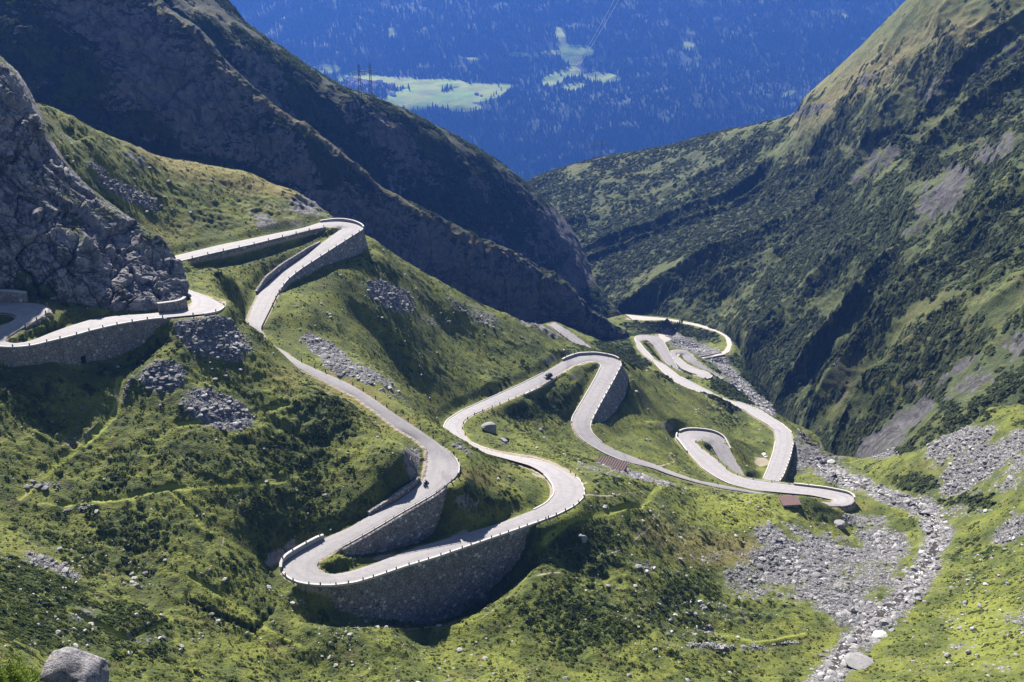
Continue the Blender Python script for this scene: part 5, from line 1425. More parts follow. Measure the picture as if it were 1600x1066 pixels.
for gname, lab, sets in groups:
    for cnt, pts, spread, (s0, s1), mis in sets:
        c = resample(pts, 60)
        for _ in range(cnt):
            q = c[random.randrange(60)]
            x, y = q[0] + random.gauss(0, spread * .5), q[1] + random.gauss(0, spread * .35)
            ii = LOOK.idx(x, y)
            if ii < 0 or edge.ravel()[ii] < 2.5 or x > 1598 or y > 1064 or x < 2: continue
            boulder(x, y, random.uniform(s0, s1) * random.choice((.7, 1, 1)), random.choice(mis), lab, gname, flat=random.choice((.6, .75)), at=GP.reshape(-1, 3)[ii].astype(float))
# ------------------------------------------------------------------ vehicles and people
def put_on_road(px, py, rd=0):
    """a point on the road surface seen at a pixel, with the road direction (downhill) there"""
    L3, R3 = ROADS[rd]
    C = .5 * (L3 + R3)
    q = np.array([proj(C)[0], proj(C)[1]]).T
    k = int(np.argmin(np.hypot(q[:, 0] - px, q[:, 1] - py)))
    p = PZ(px, py, C[k, 2] + .13)
    t = C[min(k + 3, len(C) - 1)] - C[max(k - 3, 0)]
    return Vector(p), math.atan2(t[1], t[0])
M_black = plain('black_paint', (.015, .015, .018), .5, spec=.25)
M_white = plain('white_paint', (.72, .73, .75), .3, spec=.5)
M_glass = plain('dark_glass', (.02, .022, .028), .35, spec=.4)
M_tyre = plain('tyre_rubber', (.02, .02, .02), .9)
M_chrome = plain('bright_metal', (.6, .6, .62), .3, .9)
M_lamp = plain('lamp_glass', (.75, .75, .72), .2)
M_red = plain('red_lamp', (.35, .02, .02), .3)
def prism(bm, prof, w0, w1=None, ztaper=None):
    """side profile (x,z) extruded across y, narrower towards the top"""
    zs = [z for _, z in prof]; zmin, zmax = min(zs), max(zs)
    ring = []
    for sgn in (-1, 1):
        ring.append([bm.verts.new((x, sgn * (w0 + ((w1 or w0) - w0) * (z - zmin) / (zmax - zmin)), z)) for x, z in prof])
    a, b = ring
    n = len(prof)
    for i in range(n): bm.faces.new((a[i], a[(i + 1) % n], b[(i + 1) % n], b[i]))
    bm.faces.new(a); bm.faces.new(b[::-1])
def car(loc, rz, paint, label, L=4.3, W=.88, suv=False, sc=1.0):
    root = empty('parked_car' if paint is M_white else 'car', loc, rz, label, 'car')
    root.scale = (sc,) * 3
    H = 1.75 if suv else 1.48
    bm = bmesh.new()
    prism(bm, [(-L/2, .35), (-L/2, .85), (-L/2 + .15, 1.0), (L/2 - 1.2, .98), (L/2 - .15, .82), (L/2, .62), (L/2, .35), (L/2 - .4, .28), (-L/2 + .4, .28)], W, W - .06)
    bmesh.ops.bevel(bm, geom=bm.edges[:], offset=.05, segments=2, affect='EDGES')
    bm_obj('body', bm, paint, root, True)
    xb, xf = -L/2 + .12, L/2 - 1.15
    bm = bmesh.new()
    prism(bm, [(xb, .97), (xb + .28, H - .08), (xb + .55, H), (xf - .95, H), (xf - .7, H - .06), (xf, .96)], W - .06, W - .24)
    bmesh.ops.bevel(bm, geom=bm.edges[:], offset=.04, segments=2, affect='EDGES')
    cab = bm_obj('cabin', bm, paint, root, True)
    def quad(name, pts, mat=M_glass):
        bm = bmesh.new(); vs = [bm.verts.new(q) for q in pts]; f = bm.faces.new(vs)
        r = bmesh.ops.extrude_face_region(bm, geom=[f])
        bm.normal_update(); nn = f.normal.copy()
        bmesh.ops.translate(bm, vec=nn * .02, verts=[e for e in r['geom'] if isinstance(e, bmesh.types.BMVert)])
        return bm_obj(name, bm, mat, root)
    wy = W - .10; wt = W - .22
    quad('windscreen', [(xf + .0, -wy + .06, 1.0), (xf + .0, wy - .06, 1.0), (xf - .66, wt - .03, H - .10), (xf - .66, -wt + .03, H - .10)])
    quad('rear_window', [(xb - .01, wy - .1, 1.05), (xb - .01, -wy + .1, 1.05), (xb + .24, -wt + .08, H - .13), (xb + .24, wt - .08, H - .13)])
    for s in (-1, 1):
        yb, yt = s * (wy + .05), s * (wt + .055)
        for x0, x1, x2, x3 in ((xb + .2, (xb + xf) / 2 - .08, (xb + xf) / 2 - .08, xb + .42), ((xb + xf) / 2 + .02, xf - .15, xf - .78, (xb + xf) / 2 + .02)):
            pts = [(x0, yb, 1.03), (x1, yb, 1.03), (x2, yt, H - .13), (x3, yt, H - .13)]
            quad('side_window', pts if s < 0 else pts[::-1])
        bm = bmesh.new(); box_bm(bm, (L/2 - .10, s * (W - .22), .72), (.16, .30, .14)); bm_obj('headlight', bm, M_lamp, root)
        bm = bmesh.new(); box_bm(bm, (-L/2 + .03, s * (W - .16), .82), (.10, .2, .22)); bm_obj('tail_light', bm, M_red, root)
        bm = bmesh.new(); box_bm(bm, (xf - .25, s * (W + .07), 1.02), (.16, .18, .12)); bm_obj('wing_mirror', bm, paint, root)
        for xw in (-L/2 + .8, L/2 - .85):
            bm = bmesh.new(); bmesh.ops.create_cone(bm, cap_ends=True, segments=20, radius1=.34, radius2=.34, depth=.24)
            bmesh.ops.rotate(bm, cent=(0, 0, 0), matrix=Matrix.Rotation(math.pi / 2, 3, 'X'), verts=bm.verts[:])
            bmesh.ops.translate(bm, vec=(xw, s * (W - .10), .34), verts=bm.verts[:])
            wh = bm_obj('wheel', bm, M_tyre, root)
            bm = bmesh.new(); bmesh.ops.create_cone(bm, cap_ends=True, segments=14, radius1=.2, radius2=.2, depth=.04)
            bmesh.ops.rotate(bm, cent=(0, 0, 0), matrix=Matrix.Rotation(math.pi / 2, 3, 'X'), verts=bm.verts[:])
            bmesh.ops.translate(bm, vec=(xw, s * (W + .025), .34), verts=bm.verts[:])
            bm_obj('rim', bm, M_chrome, wh)
    bm = bmesh.new(); box_bm(bm, (L/2 - .02, 0, .5), (.08, 1.0, .16)); bm_obj('grille', bm, M_glass, root)
    if suv:
        for s in (-1, 1):
            bm = bmesh.new(); box_bm(bm, (-.35, s * .55, H + .05), (1.7, .05, .06)); bm_obj('roof_rail', bm, M_glass, root)
    return root
p, a = put_on_road(856, 590.5)
car(p, a + math.pi - .35, M_black, 'black off-road car driving on the road just before the middle hairpin', suv=True, sc=1.05)
p = LOOK.at(1195, 713.5)
car((p[0], p[1], p[2] - .02), rad(-78), M_white, 'white hatchback car parked on the meadow beside the road leg near the gorge', L=4.0, sc=.95)

# motorcycle and its rider
p, a = put_on_road(665.0, 757.5)
mc = empty('motorcycle', p, a + .05, 'dark touring motorcycle leaning through the bend below the rock bank', 'motorcycle')
M_bike = plain('bike_paint', (.05, .05, .06), .3, spec=.6)
def tor(bm, c, R_, r, n=20, m=8):
    g = [[bm.verts.new((c[0] + (R_ + r * math.cos(2*math.pi*j/m)) * math.cos(2*math.pi*i/n), c[1] + r * math.sin(2*math.pi*j/m), c[2] + (R_ + r * math.cos(2*math.pi*j/m)) * math.sin(2*math.pi*i/n))) for j in range(m)] for i in range(n)]
    for i in range(n):
        for j in range(m): bm.faces.new((g[i][j], g[(i+1) % n][j], g[(i+1) % n][(j+1) % m], g[i][(j+1) % m]))
for xw in (-.74, .76):
    bm = bmesh.new(); tor(bm, (xw, 0, .32), .25, .08); wh = bm_obj('wheel', bm, M_tyre, mc, True)
    bm = bmesh.new(); bmesh.ops.create_cone(bm, cap_ends=True, segments=14, radius1=.19, radius2=.19, depth=.05)
    bmesh.ops.rotate(bm, cent=(0,0,0), matrix=Matrix.Rotation(math.pi/2, 3, 'X'), verts=bm.verts[:]); bmesh.ops.translate(bm, vec=(xw, 0, .32), verts=bm.verts[:])
    bm_obj('rim', bm, M_chrome, wh)
bm = bmesh.new(); prism(bm, [(-.35, .3), (-.45, .62), (.35, .66), (.5, .35), (.1, .22)], .17, .2); bmesh.ops.bevel(bm, geom=bm.edges[:], offset=.03, segments=2, affect='EDGES'); bm_obj('engine', bm, M_glass, mc, True)
bm = bmesh.new(); prism(bm, [(-.1, .68), (.05, .98), (.4, 1.02), (.55, .78), (.4, .62)], .17, .14); bmesh.ops.bevel(bm, geom=bm.edges[:], offset=.04, segments=2, affect='EDGES'); bm_obj('fuel_tank', bm, M_bike, mc, True)
bm = bmesh.new(); prism(bm, [(-.95, .78), (-.9, .88), (-.1, .82), (-.05, .72), (-.6, .66)], .15, .17); bmesh.ops.bevel(bm, geom=bm.edges[:], offset=.03, segments=2, affect='EDGES'); bm_obj('seat', bm, M_tyre, mc, True)
bm = bmesh.new(); prism(bm, [(.5, .7), (.55, 1.05), (.62, 1.32), (.78, 1.1), (.92, .85), (.8, .66)], .25, .12); bmesh.ops.bevel(bm, geom=bm.edges[:], offset=.03, segments=2, affect='EDGES'); bm_obj('fairing', bm, M_bike, mc, True)
bm = bmesh.new(); box_bm(bm, (.9, 0, .92), (.06, .2, .14)); bm_obj('headlight', bm, M_lamp, mc)
for s in (-1, 1):
    bm = bmesh.new(); box_bm(bm, (-.72, s * .34, .58), (.5, .22, .38)); bmesh.ops.bevel(bm, geom=bm.edges[:], offset=.04, segments=2, affect='EDGES'); bm_obj('pannier', bm, M_chrome, mc, True)
    v, f = tube_np([(.76, s * .1, .32), (.62, s * .1, .72), (.48, s * .12, 1.05)], .035); np_mesh('fork', v, f, M_chrome, parent=mc)
    v, f = tube_np([(.48, 0, 1.08), (.46, s * .2, 1.12), (.34, s * .38, 1.1)], .02); np_mesh('handlebar', v, f, M_tyre, parent=mc)
    bm = bmesh.new(); box_bm(bm, (.52, s * .38, 1.26), (.05, .16, .09)); bm_obj('mirror', bm, M_tyre, mc)
mc.rotation_euler = (rad(-6), 0, a + .05)

def skin_person(name, joints, edges, radii, mat, parent_inv, label, cat='person'):
    me = bpy.data.meshes.new(name)
    me.from_pydata(joints, edges, [])
    o = bpy.data.objects.new(name, me); COL.objects.link(o)
    md = o.modifiers.new('skin', 'SKIN'); md.use_smooth_shade = True
    for i, r in enumerate(radii):
        me.skin_vertices[0].data[i].radius = (r, r)
    me.skin_vertices[0].data[0].use_root = True
    ss = o.modifiers.new('smooth', 'SUBSURF'); ss.levels = 1; ss.render_levels = 2
    me.materials.append(mat)
    return o
def finger_chain(J, E, Rr, hand, palm, base_dir, side_dir, curl, s):
    """four fingers of unequal length and a thumb from the side of the palm"""
    hd = Vector(J[palm]); bd_ = Vector(base_dir).normalized(); sd_ = Vector(side_dir).normalized(); cu = Vector(curl).normalized()
    for q, ln in enumerate((.075, .085, .08, .062)):
        o = hd + sd_ * (.033 - .022 * q) + bd_ * .02
        i0 = len(J)
        J.append(tuple(o)); E.append((palm, i0)); Rr.append(.011)
        J.append(tuple(o + bd_ * ln * .5 + cu * .01)); E.append((i0, i0 + 1)); Rr.append(.009)
        J.append(tuple(o + bd_ * ln * .8 + cu * ln * .45)); E.append((i0 + 1, i0 + 2)); Rr.append(.008)
    i0 = len(J)
    o = hd + sd_ * .04 - bd_ * .02
    J.append(tuple(o)); E.append((palm, i0)); Rr.append(.012)
    J.append(tuple(o + sd_ * .03 + bd_ * .035 + cu * .01)); E.append((i0, i0 + 1)); Rr.append(.010)
M_jacket = plain('black_riding_suit', (.022, .022, .026), .6)
M_helmet = plain('black_helmet', (.02, .02, .024), .2, spec=.7)
M_skin = plain('skin', (.42, .27, .2), .55)
M_cloth = plain('dark_clothing', (.03, .03, .035), .85)
# rider
J = [(-.28, 0, .93), (-.2, 0, 1.12), (-.08, 0, 1.34), (-.0, 0, 1.48), (.06, 0, 1.60)]
E = [(0, 1), (1, 2), (2, 3), (3, 4)]; Rr = [.17, .16, .18, .09, .085]
for s in (-1, 1):
    b = len(J)
    J += [(-.03, s * .21, 1.42), (.12, s * .33, 1.22), (.33, s * .36, 1.13)]; E += [(2, b), (b, b + 1), (b + 1, b + 2)]; Rr += [.08, .06, .04]
    J += [(.36, s * .37, 1.12)]; E += [(b + 2, b + 3)]; Rr += [.035]
    finger_chain(J, E, Rr, b + 2, b + 3, (.5, s * .2, -.5), (0, -s, .1), (-.6, 0, -.6), s)
    b = len(J)
    J += [(-.2, s * .14, .88), (.18, s * .26, .74), (-.08, s * .25, .34), (.06, s * .25, .26)]; E += [(0, b), (b, b + 1), (b + 1, b + 2), (b + 2, b + 3)]; Rr += [.12, .085, .06, .05]
rider = skin_person('person', J, E, Rr, M_jacket, None, '')
rider.location = mc.location; rider.rotation_euler = mc.rotation_euler
tag(rider, 'motorcyclist in black riding suit and helmet seated on the motorcycle', 'person')
bm = bmesh.new(); bmesh.ops.create_uvsphere(bm, u_segments=16, v_segments=12, radius=.145); bmesh.ops.scale(bm, vec=(1.1, .92, 1.0), verts=bm.verts[:]); bmesh.ops.translate(bm, vec=(.1, 0, 1.7), verts=bm.verts[:])
hl = bm_obj('helmet', bm, M_helmet, rider, True)
bm = bmesh.new(); bmesh.ops.create_uvsphere(bm, u_segments=12, v_segments=8, radius=.11); bmesh.ops.scale(bm, vec=(.6, .95, .5), verts=bm.verts[:]); bmesh.ops.translate(bm, vec=(.20, 0, 1.70), verts=bm.verts[:])
bm_obj('visor', bm, M_glass, hl, True)
# walker standing on the grassy crest
pt = LOOK.at(1104.5, 627.8)
J = [(0, 0, .95), (0, 0, 1.12), (0, 0, 1.36), (0, 0, 1.5), (0, .01, 1.56), (0, .03, 1.66), (0, .02, 1.75)]
E = [(0, 1), (1, 2), (2, 3), (3, 4), (4, 5), (5, 6)]; Rr = [.15, .14, .17, .07, .065, .095, .07]
for s in (-1, 1):
    b = len(J)
    J += [(s * .19, 0, 1.42), (s * .24, -.03, 1.14), (s * .25, .04, .9), (s * .25, .06, .84)]; E += [(2, b), (b, b + 1), (b + 1, b + 2), (b + 2, b + 3)]; Rr += [.075, .055, .038, .034]
    finger_chain(J, E, Rr, b + 2, b + 3, (0, .1, -1), (0, 1, 0), (-s, .1, 0), s)
    b = len(J)
    J += [(s * .1, 0, .88), (s * .11, .02, .5), (s * .12, -.02, .09), (s * .13, .12, .05)]; E += [(0, b), (b, b + 1), (b + 1, b + 2), (b + 2, b + 3)]; Rr += [.11, .075, .05, .045]
walker = skin_person('person', J, E, Rr, M_cloth, None, '')
walker.location = (pt[0], pt[1], pt[2]); walker.rotation_euler = (0, 0, .4)
tag(walker, 'walker in dark clothes standing alone on the grassy crest above the white car', 'person')
bm = bmesh.new(); bmesh.ops.create_uvsphere(bm, u_segments=12, v_segments=8, radius=.11); bmesh.ops.scale(bm, vec=(.9, 1, .8), verts=bm.verts[:]); bmesh.ops.translate(bm, vec=(0, .01, 1.74), verts=bm.verts[:])
bm_obj('hair', bm, plain('dark_hair', (.02, .015, .01), .8), walker, True)

# ------------------------------------------------------------------ sign posts
def sign_post(px, py, h, label, panel=True, on_road=False):
    p = LOOK.at(px, py)
    r = empty('marker_post', p, .3, label, 'post')
    v, f = tube_np([(0, 0, -.4), (0, 0, h * .5), (0, 0, h)], .055); np_mesh('pole', v, f, M_rail, parent=r)
    bm = bmesh.new(); box_bm(bm, (0, 0, h - .12), (.14, .14, .3)); bm_obj('tip', bm, M_dark, r)
sign_post(510, 896, 3.8, 'tall thin dark snow pole standing on the grass tip inside the front hairpin')
sign_post(12, 488, 3.8, 'tall thin dark snow pole on the grass island of the shaded left bend')

# ------------------------------------------------------------------ ruined sheds with rusty roofs
M_rust = plain('rusty_sheet', (.085, .052, .047), .8, var=.45, scale=1.6)
M_rust2 = plain('red_sheet', (.145, .08, .07), .75, var=.3, scale=1.2)
def shed(px, py, Lx, Ly, rz, h0, h1, mat, label):
    p = LOOK.at(px, py)
    r = empty('stone_shed', p, rz, label, 'shed')
    bm = bmesh.new()
    for (cx_, cy_, sx, sy) in ((0, -Ly/2 + .3, Lx, .6), (0, Ly/2 - .3, Lx, .6), (-Lx/2 + .3, 0, .6, Ly - 1.2), (Lx/2 - .3, 0, .6, Ly - 1.2)):
        box_bm(bm, (cx_, cy_, h0 / 2 - 1), (sx, sy, h0 + 2))
    bm_obj('wall', bm, M_wall, r)
    bm = bmesh.new()
    nx_ = 24; ring = []
    for q in range(nx_ + 1):
        x = -Lx/2 - .5 + (Lx + 1) * q / nx_; w = .09 * math.cos(q * math.pi)
        ring.append([bm.verts.new((x, -Ly/2 - .5, h0 + .12 + w)), bm.verts.new((x, Ly/2 + .5, h1 + .12 + w)), bm.verts.new((x, Ly/2 + .5, h1 + w)), bm.verts.new((x, -Ly/2 - .5, h0 + w))])
    for a, b in zip(ring[:-1], ring[1:]):
        for i in range(4): bm.faces.new((a[i], b[i], b[(i + 1) % 4], a[(i + 1) % 4]))
    bm.faces.new(ring[0]); bm.faces.new(ring[-1][::-1])
    bm_obj('roof', bm, mat, r)
shed(954, 729, 10.4, 5.2, -.42, 1.2, 1.9, M_rust, 'low stone ruin with a dark rusty roof between two road legs, left of the meadow')
shed(1233, 786, 6.4, 4.6, .12, .9, 1.7, M_rust2, 'low stone shed with a red metal roof half buried in the bank beside the road')

# ------------------------------------------------------------------ dry stone terrace walls (low, broken)
def dry_wall(pts, h, label):
    """a tumbled wall: a few courses of loose stones along a line, one body"""
    c = np.array([LOOK.at(*q) for q in resample(pts, 40)])
    for _ in range(3): c[1:-1] = .25 * c[:-2] + .5 * c[1:-1] + .25 * c[2:]
    c = resample(c, 400)
    ln = np.linalg.norm(np.diff(c, axis=0), axis=1).sum()
    m = int(ln * 7 * max(.6, h))
    k = rng.integers(0, 400, m)
    hh = h * np.clip(.55 + .9 * fbm(c[:, :2], 6, 3, 5), 0, 1.2)[k]
    p = c[k] + np.stack([rng.normal(0, .28, m), rng.normal(0, .28, m), rng.random(m) * hh], -1)
    keep = hh > .12 * h
    p = p[keep]; m = len(p)
    v, f_, t = merge(rv, p, rng.uniform(.2, .42, m), rng.random(m) * 6.28, np.clip(rng.normal(.4, .25, m), 0, 1))
    o = np_mesh('drystone_wall', v, f_, M_stone, False, dict(tint=t))
    tag(o, label, 'stone wall')
dry_wall([(1070,1008),(1150,1012),(1200,1008),(1250,1002)], .8, 'low broken dry stone wall running level through grass left of the stream')
dry_wall([(195,628),(194,612),(205,596),(212,588)], 1.0, 'short dry stone wall on the slope beside the footpath below the long wall')
dry_wall([(1165,895),(1170,880),(1200,860),(1250,848)], .7, 'curved line of piled stones at the top of the scree fan')
dry_wall([(98,800),(118,795),(140,796)], 1.2, 'crumbling stone wall under the grassy terrace at the left')

# ------------------------------------------------------------------ power pylons
M_steel = plain('galvanised_steel', (.10, .11, .12), .6, .3)
def pylon(b0, b1, H, label, hw=1.3, arm=.70):
    c = (Vector(b0) + Vector(b1)) / 2
    r = empty('power_pylon', c, 0, label, 'pylon')
    tops = []
    for b in (b0, b1):
        o = Vector(b) - c
        V, F = [], []; base = 0
        def seg(p, q, rad_=.14):
            nonlocal base
            p, q = np.array(p, float), np.array(q, float)
            if abs(p[0] - q[0]) + abs(p[1] - q[1]) < 1e-3: q = q + [1e-3, 1e-3, 0]
            v, f = tube_np([p, q], rad_, 4)
            V.append(v); F.append(f + base); base += len(v)
        ztop = H - o.z
        lv = [-3 + (ztop + 3) * k / 8 for k in range(9)]
        wd = [hw * (1 - .55 * k / 8) for k in range(9)]
        for k in range(8):
            for sx, sy in ((1, 1), (1, -1), (-1, -1), (-1, 1)):
                seg((o.x + sx * wd[k], o.y + sy * wd[k], o.z + lv[k]), (o.x + sx * wd[k + 1], o.y + sy * wd[k + 1], o.z + lv[k + 1]), .17)
                nx_, ny_ = (sy, -sx)
                seg((o.x + sx * wd[k], o.y + sy * wd[k], o.z + lv[k]), (o.x + nx_ * wd[k + 1], o.y + ny_ * wd[k + 1], o.z + lv[k + 1]), .09)
        np_mesh('mast', np.concatenate(V), np.concatenate(F), M_steel, parent=r)
        tops.append(o)
    V, F = [], []; base = 0
    z = H * arm; a, b = tops
    d = (Vector((b.x, b.y, 0)) - Vector((a.x, a.y, 0))); ln = d.length; d.normalize()
    n = 14
    pts0 = [Vector((a.x, a.y, z)) + d * (-ln * .6 + (ln * 2.2) * k / n) for k in range(n + 1)]
    def seg2(p, q, r_):
        nonlocal_base = sum(len(x) for x in V)
        v, f = tube_np([p, q], r_, 4); V.append(v); F.append(f + nonlocal_base)
    for k in range(n):
        up = Vector((0, 0, 1.6))
        seg2(pts0[k], pts0[k + 1], .14); seg2(pts0[k] + up, pts0[k + 1] + up, .14)
        seg2(pts0[k], pts0[k + 1] + up + Vector((.001, 0, 0)), .09)
    np_mesh('crossarm', np.concatenate(V), np.concatenate(F), M_steel, parent=r)
    for k in (0, n // 2, n):
        v, f = tube_np([pts0[k], pts0[k] + Vector((.01, .01, -2.6))], .16, 5); np_mesh('insulator', v, f, M_steel, parent=r)
    return r
def near_base(look, x, y): return look.at(x, y)
q0 = near_base(L2LOOK, 564.5, 148); q1 = near_base(L2LOOK, 580.5, 156)
pylon(q0, q1, 27, 'dark lattice double pylon on the ridge in front of the village', 1.1, .74)
q0 = near_base(RLOOK, 926, 253); q1 = near_base(RLOOK, 939.5, 249)
pylon(q0, q1, 26, 'faint lattice double pylon behind the low saddle of the right ridge', 1.0, .8)

# ------------------------------------------------------------------ overhead cables running down to the farm hut
M_cable = plain('bright_cable', (.75, .76, .78), .4, .2)
for k, (xa, xb_) in enumerate(((958, 890.5), (966, 896))):
    pa = P3(xa + 20, -34, 2300); pb = FLOOK.at(xb_, 114)
    t = np.linspace(0, 1, 40)[:, None]
    pts = pa * (1 - t) + pb * t; pts[:, 2] -= 24 * (4 * t * (1 - t))[:, 0] * .5
    v, f = tube_np(pts, .55, 5)
    o = np_mesh('overhead_cable', v, f, M_cable)
    tag(o, ['left one of the two pale cables hanging down to the far farm hut', 'right one of the two pale cables hanging down to the far farm hut'][k], 'cable', 'overhead cables')

# ------------------------------------------------------------------ village and farms on the far meadow
M_plaster = plain('pale_plaster', (.62, .58, .55), .85, var=.1)
M_timber = plain('dark_timber', (.11, .07, .05), .8)
M_roofA = plain('grey_slate_roof', (.20, .17, .19), .8)
M_roofB = plain('brown_tile_roof', (.26, .15, .12), .8)
def house(px, py, L, W, H, rz, wm, rm, label, group, name='village_house'):
    p = FLOOK.at(px, py)
    r = empty(name, p, rz, label, 'house', group)
    bm = bmesh.new(); box_bm(bm, (0, 0, H / 2 - 2), (L, W, H + 4)); bm_obj('wall', bm, wm, r)
    bm = bmesh.new()
    a = [bm.verts.new(q) for q in [(-L/2 - .8, -W/2 - .9, H - .3), (-L/2 - .8, W/2 + .9, H - .3), (-L/2 - .8, 0, H + W * .42), (L/2 + .8, -W/2 - .9, H - .3), (L/2 + .8, W/2 + .9, H - .3), (L/2 + .8, 0, H + W * .42)]]
    for q in [(0, 1, 2), (3, 5, 4), (0, 3, 4, 1), (1, 4, 5, 2), (2, 5, 3, 0)]: bm.faces.new([a[i] for i in q])
    bm_obj('roof', bm, rm, r)
vr = random.Random(5)
for k in range(34):
    x = vr.uniform(536, 612); y = 127 + (x - 536) * .13 + vr.uniform(-3.5, 9)
    house(x, y, vr.uniform(18, 32), vr.uniform(13, 20), vr.uniform(9, 17), vr.uniform(0, 3.1), M_plaster, vr.choice((M_roofA, M_roofB)), 'pale village house with a dark gable roof among the cluster on the far meadow', 'houses of the far village')
house(499, 103, 14, 9, 6, .2, M_plaster, M_roofA, 'pale house on the far meadow above the dark ridge, left of the village', None)
house(594, 131, 22, 12, 9, .1, M_plaster, M_roofA, 'large white building at the right end of the far village', None)
house(742, 147, 18, 10, 5, .3, M_timber, M_roofA, 'long dark farmhouse alone in the middle of the far meadow', None, 'farmhouse')
house(751, 148.5, 12, 8, 4, -.2, M_timber, M_roofB, 'small barn right beside the lone farmhouse on the far meadow', None, 'barn')
house(887, 121, 16, 10, 7, .4, M_plaster, M_roofA, 'pale farm hut at the lower end of the cables', None, 'farm_hut')
house(895, 123, 12, 9, 5, -.3, M_plaster, M_roofA, 'second farm hut, just right of the lower end of the cables', None, 'farm_hut')
house(877, 120, 11, 8, 5, .1, M_timber, M_roofA, 'small dark barn left of the hut at the end of the cables', None, 'barn')
# single trees one can tell apart on the meadow
M_trunk = plain('bark', (.06, .045, .035), .9)
def lone_tree(px, py, H, label, group=None):
    p = FLOOK.at(px, py)
    r = empty('conifer_tree', p, random.uniform(0, 6), label, 'tree', group)
    bm = bmesh.new(); bmesh.ops.create_cone(bm, cap_ends=True, segments=7, radius1=.5, radius2=.12, depth=H * .9); bmesh.ops.translate(bm, vec=(0, 0, H * .42), verts=bm.verts[:]); bm_obj('trunk', bm, M_trunk, r)
    rr_ = np.random.default_rng(int(px * 7 + py))
    vs, fs = [], []
    for L_ in range(9):
        z = H * (.12 + .8 * L_ / 9); rad_ = H * .19 * (1 - L_ / 9.5)
        b = len(vs); m = 9
        for q in range(m):
            an = 2 * math.pi * q / m + rr_.uniform(-.2, .2); k_ = rad_ * rr_.uniform(.6, 1.2)
            vs.append([k_ * math.cos(an), k_ * math.sin(an), z - H * .03 * rr_.uniform(0, 1.5)])
        vs.append([0, 0, z + H * .17])
        for q in range(m): fs.append([b + q, b + (q + 1) % m, b + m])
    np_mesh('crown', np.array(vs), np.array(fs), M_conifer, False, dict(tint=np.full(len(vs), .25)), r)
lone_tree(642.5, 144, 24, 'single tall conifer standing alone in the bright far meadow')
lone_tree(614, 136, 16, 'small conifer alone at the edge of the far village meadow')
for x, y in ((780,133),(783,140),(776,146),(883,105),(887,106),(930,122),(933,121),(766,151),(771,148)):
    lone_tree(x, y, random.uniform(18, 26), 'dark conifer at the edge of the far bright meadows', 'conifers at the edges of the far meadows')

# ------------------------------------------------------------------ foreground ledge with boulder and flowering plants
def fg(px, py, d): return P3(px, py, d)
n_ = 60
gx = np.linspace(-420, 260, n_); gd = np.linspace(9.0, 20.0, 40)
PXX, DD = np.meshgrid(gx, gd)
edge_y = 1064 + 26 * smoothstep(60, 190, PXX) + 60 * smoothstep(150, 260, PXX) + 8 * np.sin(PXX / 23.0) - 12 * smoothstep(30, -60, PXX)
zz = P3(PXX, edge_y + 60 * (1 - (DD - 9) / 11), DD)
LED = zz.copy()
LED[..., 2] = zz[-12:, :, 2].mean(0)[None] * 0 + P3(PXX, edge_y + 6, np.full_like(PXX, 17.0))[..., 2] - .25 * (DD - 17) * (DD < 17) * -.2 - 1.9 * np.clip(DD - 17.2, 0, 9) ** 1.3 + .14 * fbm(np.stack([PXX / 30, DD], -1), 1.0, 3, 901)
LED[..., 2] -= 0.2
ledge = np_mesh('ledge_ground', LED.reshape(-1, 3), grid_faces(*LED.shape[:2]), M_ground, True, dict(rock=np.zeros(LED.shape[0] * n_), dry=np.full(LED.shape[0] * n_, .1), scree=np.zeros(LED.shape[0] * n_), path=np.zeros(LED.shape[0] * n_), shrub=np.full(LED.shape[0] * n_, .2)))
tag(ledge, kind='structure')
def near_boulder(px, py, d, s, seed, label, flat=.8, rz=0, peak=0.0):
    v, f = boulder_np(seed, 5, flat, .10)
    if peak:
        v[:, 2] += .42 * np.exp(-((v[:, 0] + .45) / .42) ** 2) * np.clip(v[:, 2], 0, 1) - .30 * np.clip(v[:, 0], 0, 2) * np.clip(v[:, 2], 0, 1)
    v *= (1 + .05 * fbm(v, .35, 4, seed + 3, ridged=True))[:, None]
    o = np_mesh('boulder', v, f, MB_NEAR, True)
    o.location = P3(px, py, d); o.scale = (s, s * .8, s); o.rotation_euler = (.0, .0, rz)
    return tag(o, label, 'boulder')
def near_rock_mat():
    k = NB('lichen_granite')
    n1 = k.noise(1.6, 6, .7); n2 = k.noise(7, 5, .65); n3 = k.noise(26, 3, .6)
    c = k.mix(k.ss(n1, .35, .65), (.13, .125, .135), (.33, .31, .315))
    c = k.mix(k.math('MULTIPLY', k.ss(n2, .5, .62), .8), c, (.055, .052, .055))
    c = k.mix(k.math('MULTIPLY', k.ss(n3, .5, .7), .5), c, (.46, .43, .43))
    c = k.mix(k.math('MULTIPLY', k.ss(k.noise(3.2, 3), .62, .72), .6), c, (.28, .19, .13))
    k.col(c); k.bump(k.math('ADD', n2, k.math('MULTIPLY', n3, .4)), .8, .05)
    return k.m
MB_NEAR = near_rock_mat()
near_boulder(126, 1078, 16.5, .66, 1203, 'large lichen covered granite boulder cut by the bottom edge at the left corner', .9, .0, 1)
near_boulder(-8, 1047, 16.0, .22, 1207, 'pale boulder cut by the left picture edge beside the pink flowers', .9, 1.2)
